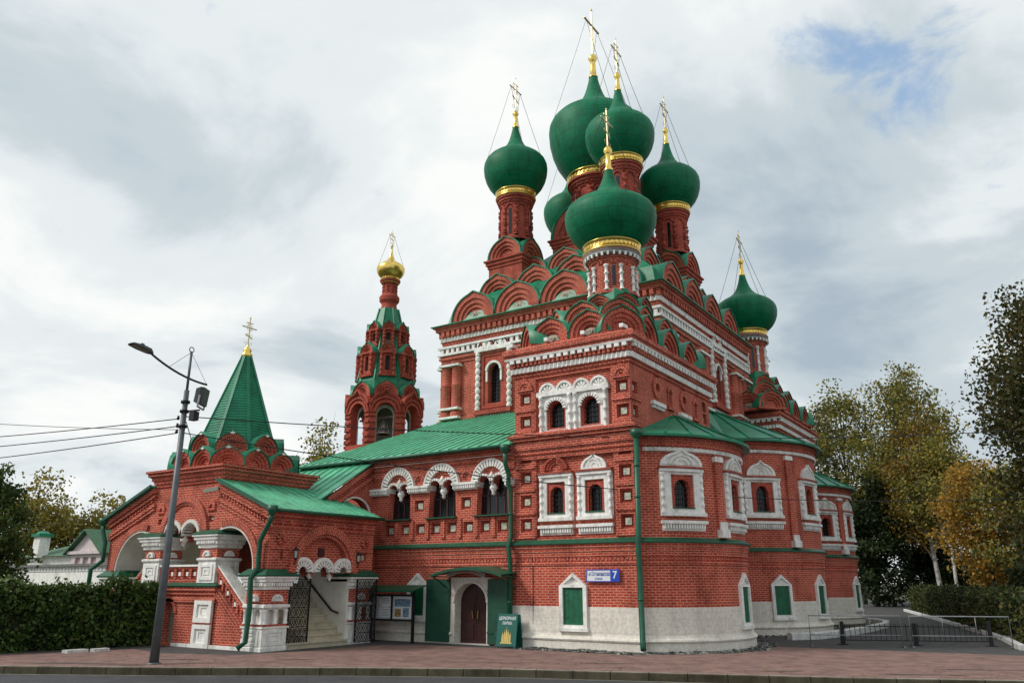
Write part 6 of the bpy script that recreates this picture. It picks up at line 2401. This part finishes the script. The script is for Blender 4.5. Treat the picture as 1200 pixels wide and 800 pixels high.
tree('conifer_tree', 'dark evergreen at the far end of the drive', 1.2, 55, 8.2, 2.4, .2, 80, 90, .32, LF['dark'], tr=.16, spread=.8, shape=1.6)
tree('rowan_tree', 'russet leaved tree half hidden behind the north chapel', -5.4, 47, 16.0, 2.2, 7.0, 40, 60, .30, LF['brown'], tr=.14, spread=.8, twigs=15)
tree('bare_tree', 'thin nearly leafless tree behind the north chapel roof', -8.2, 45, 20.2, 1.8, 10.0, 40, 4, .22, LF['mixed'], tr=.12, spread=.8, twigs=40)
for i, (x, y, h_, r_, mt) in enumerate(((9.5, 31, 3.9, 2.0, 'dark'), (6.6, 44, 3.6, 2.2, 'brown'), (3.2, 53, 3.8, 2.4, 'dark'), (10.5, 25, 3.4, 1.7, 'dark'), (12.5, 30, 5.5, 2.6, 'dark'), (-.2, 60, 4.2, 3.0, 'dark'), (12, 40, 7, 3.2, 'dark'), (8, 52, 7, 3.4, 'dark'))):
    tree('shrub', ['dark shrub under the yellow maple beside the hedge', 'brownish shrub behind the middle of the hedge', 'dark shrub by the birch trunks', 'dark shrub below the big right hand tree', 'tall dark shrub behind the big right hand tree', 'dark shrub closing the end of the drive', 'dark bushy thicket far behind the hedge', 'dark thicket behind the birches'][i], x, y, h_, r_, .1, 50, 90, .28, LF[mt], tr=.07, spread=.85, shape=.4, cat='shrub')
tree('autumn_tree', 'sparse yellowing tree between the porch tent and the bell tower', -46.5, 31, 17.2, 2.7, 7.0, 55, 60, .34, LF['mixed'], tr=.18, spread=.8, twigs=25)
tree('broadleaf_tree', 'dark leafy tree at the left edge above the ivy fence', -25.1, -6.1, 6.3, 1.7, .4, 110, 110, .18, LF['green'], tr=.14, spread=.75)
tree('willow_tree', 'olive yellow willow behind the hipped house', -90, 27, 13.4, 5.4, 1.0, 90, 90, .46, LF['olive'], tr=.25, spread=.85, twigs=60)
tree('willow_tree', 'olive willow in the middle of the far left row', -86, 33, 12.2, 4.6, 1.0, 80, 90, .46, LF['olive'], tr=.22, spread=.85, twigs=60)
tree('willow_tree', 'rounded olive willow next to the porch gable', -79, 35, 10.4, 3.9, .8, 70, 90, .44, LF['olive'], tr=.2, spread=.85, twigs=50)
tree('willow_tree', 'brownish willow behind the dark left hand tree', -94, 20, 13.0, 4.8, 1.0, 80, 80, .46, LF['brown'], tr=.24, spread=.85, twigs=60)


def leafy_box(name, label, cat, p0, p1, width, h, n, size, mat, core_col, rough_=.10):
    """clipped hedge or creeper-grown fence: a dense body of leaves round a dark core"""
    a, b = Vector((*p0, 0)), Vector((*p1, 0))
    ln = (b - a).length
    ang = math.degrees(math.atan2(b.y - a.y, b.x - a.x))
    m = flat(a.x, a.y, ang)
    t = thing(name, ((a.x + b.x) / 2, (a.y + b.y) / 2, 0), label, cat)
    c = MB()
    box(c, m, .1, ln - .1, -width / 2 + .12, width / 2 - .12, 0, h - .14, 8)
    c.build('dense_core', plain(name + '_core', core_col, .95, var=.4), t)
    u = rng.uniform(0, ln, n)
    bump = .10 * np.sin(u * 1.7) + .08 * np.sin(u * 4.1 + 1)
    face_ = rng.uniform(0, 2 * h + width, n)
    d = np.where(face_ < h, width / 2, np.where(face_ < h + width, face_ - h - width / 2, -width / 2))
    z = np.where(face_ < h, face_, np.where(face_ < h + width, h + bump, face_ - h - width))
    k = rng.integers(0, n, n // 30)
    u[k] += 0
    jit = rng.normal(size=(n, 3)) * rough_
    e = rng.uniform(size=n) < .04
    u = np.where(e, np.where(rng.uniform(size=n) < .5, 0, ln), u)
    d = np.where(e, rng.uniform(-width / 2, width / 2, n), d)
    z = np.where(e, rng.uniform(0, h, n), z)
    z = np.maximum(z + jit[:, 2], .02)
    d = d + jit[:, 1] + np.sign(d) * (.10 * np.sin(u * 1.9 + z * 2.2) + .07 * np.sin(u * 5.3 - z * 4.1) + .05 * np.sin(u * 11 + z * 7))
    shoot = rng.uniform(size=n) < .012
    z = np.where(shoot & (z > h - .2), z + rng.uniform(.05, .28, n), z)
    ca, sa = math.cos(rad(ang)), math.sin(rad(ang))
    X = a.x + ca * (u + jit[:, 0]) + sa * d
    Y = a.y + sa * (u + jit[:, 0]) - ca * d
    leafmesh('foliage', np.stack([X, Y, z], 1), size, mat, t)
    return t


leafy_box('ivy_fence', 'fence completely overgrown with dark ivy left of the porch', 'fence', (-16.2, -14.5), (-14.25, -5.75), .5, 1.74, 26000, .15, LF['ivy'], (.010, .014, .006), .08)
leafy_box('hedge', 'long clipped dark green hedge along the drive', 'hedge', (9.75, 8.2), (2.2, 39.4), 1.3, 1.42, 26000, .15, LF['hedge'], (.010, .013, .006), .09)
# fallen leaves on the pavement
lm = MB()
for k in range(420):
    x = rng.uniform(-13, 10)
    ky = np.interp(x, [p[0] for p in KERB], [p[1] for p in KERB])
    y = ky + abs(rng.normal()) * 1.8 + .15
    if -4.2 < x < 0 and y > -.7: continue
    if x > 0 and y > 4.4 + .1 * x: continue
    a, q = rng.uniform(0, 6.28), rng.uniform(.02, .05)
    c_, s_ = math.cos(a) * q, math.sin(a) * q
    lm.face([(x - c_, y - s_, .019), (x + s_ * .5, y - c_ * .5, .024), (x + c_, y + s_, .019), (x - s_ * .5, y + c_ * .5, .026)])
tag(lm.build('fallen_leaves', LF['yellow']), kind='stuff')
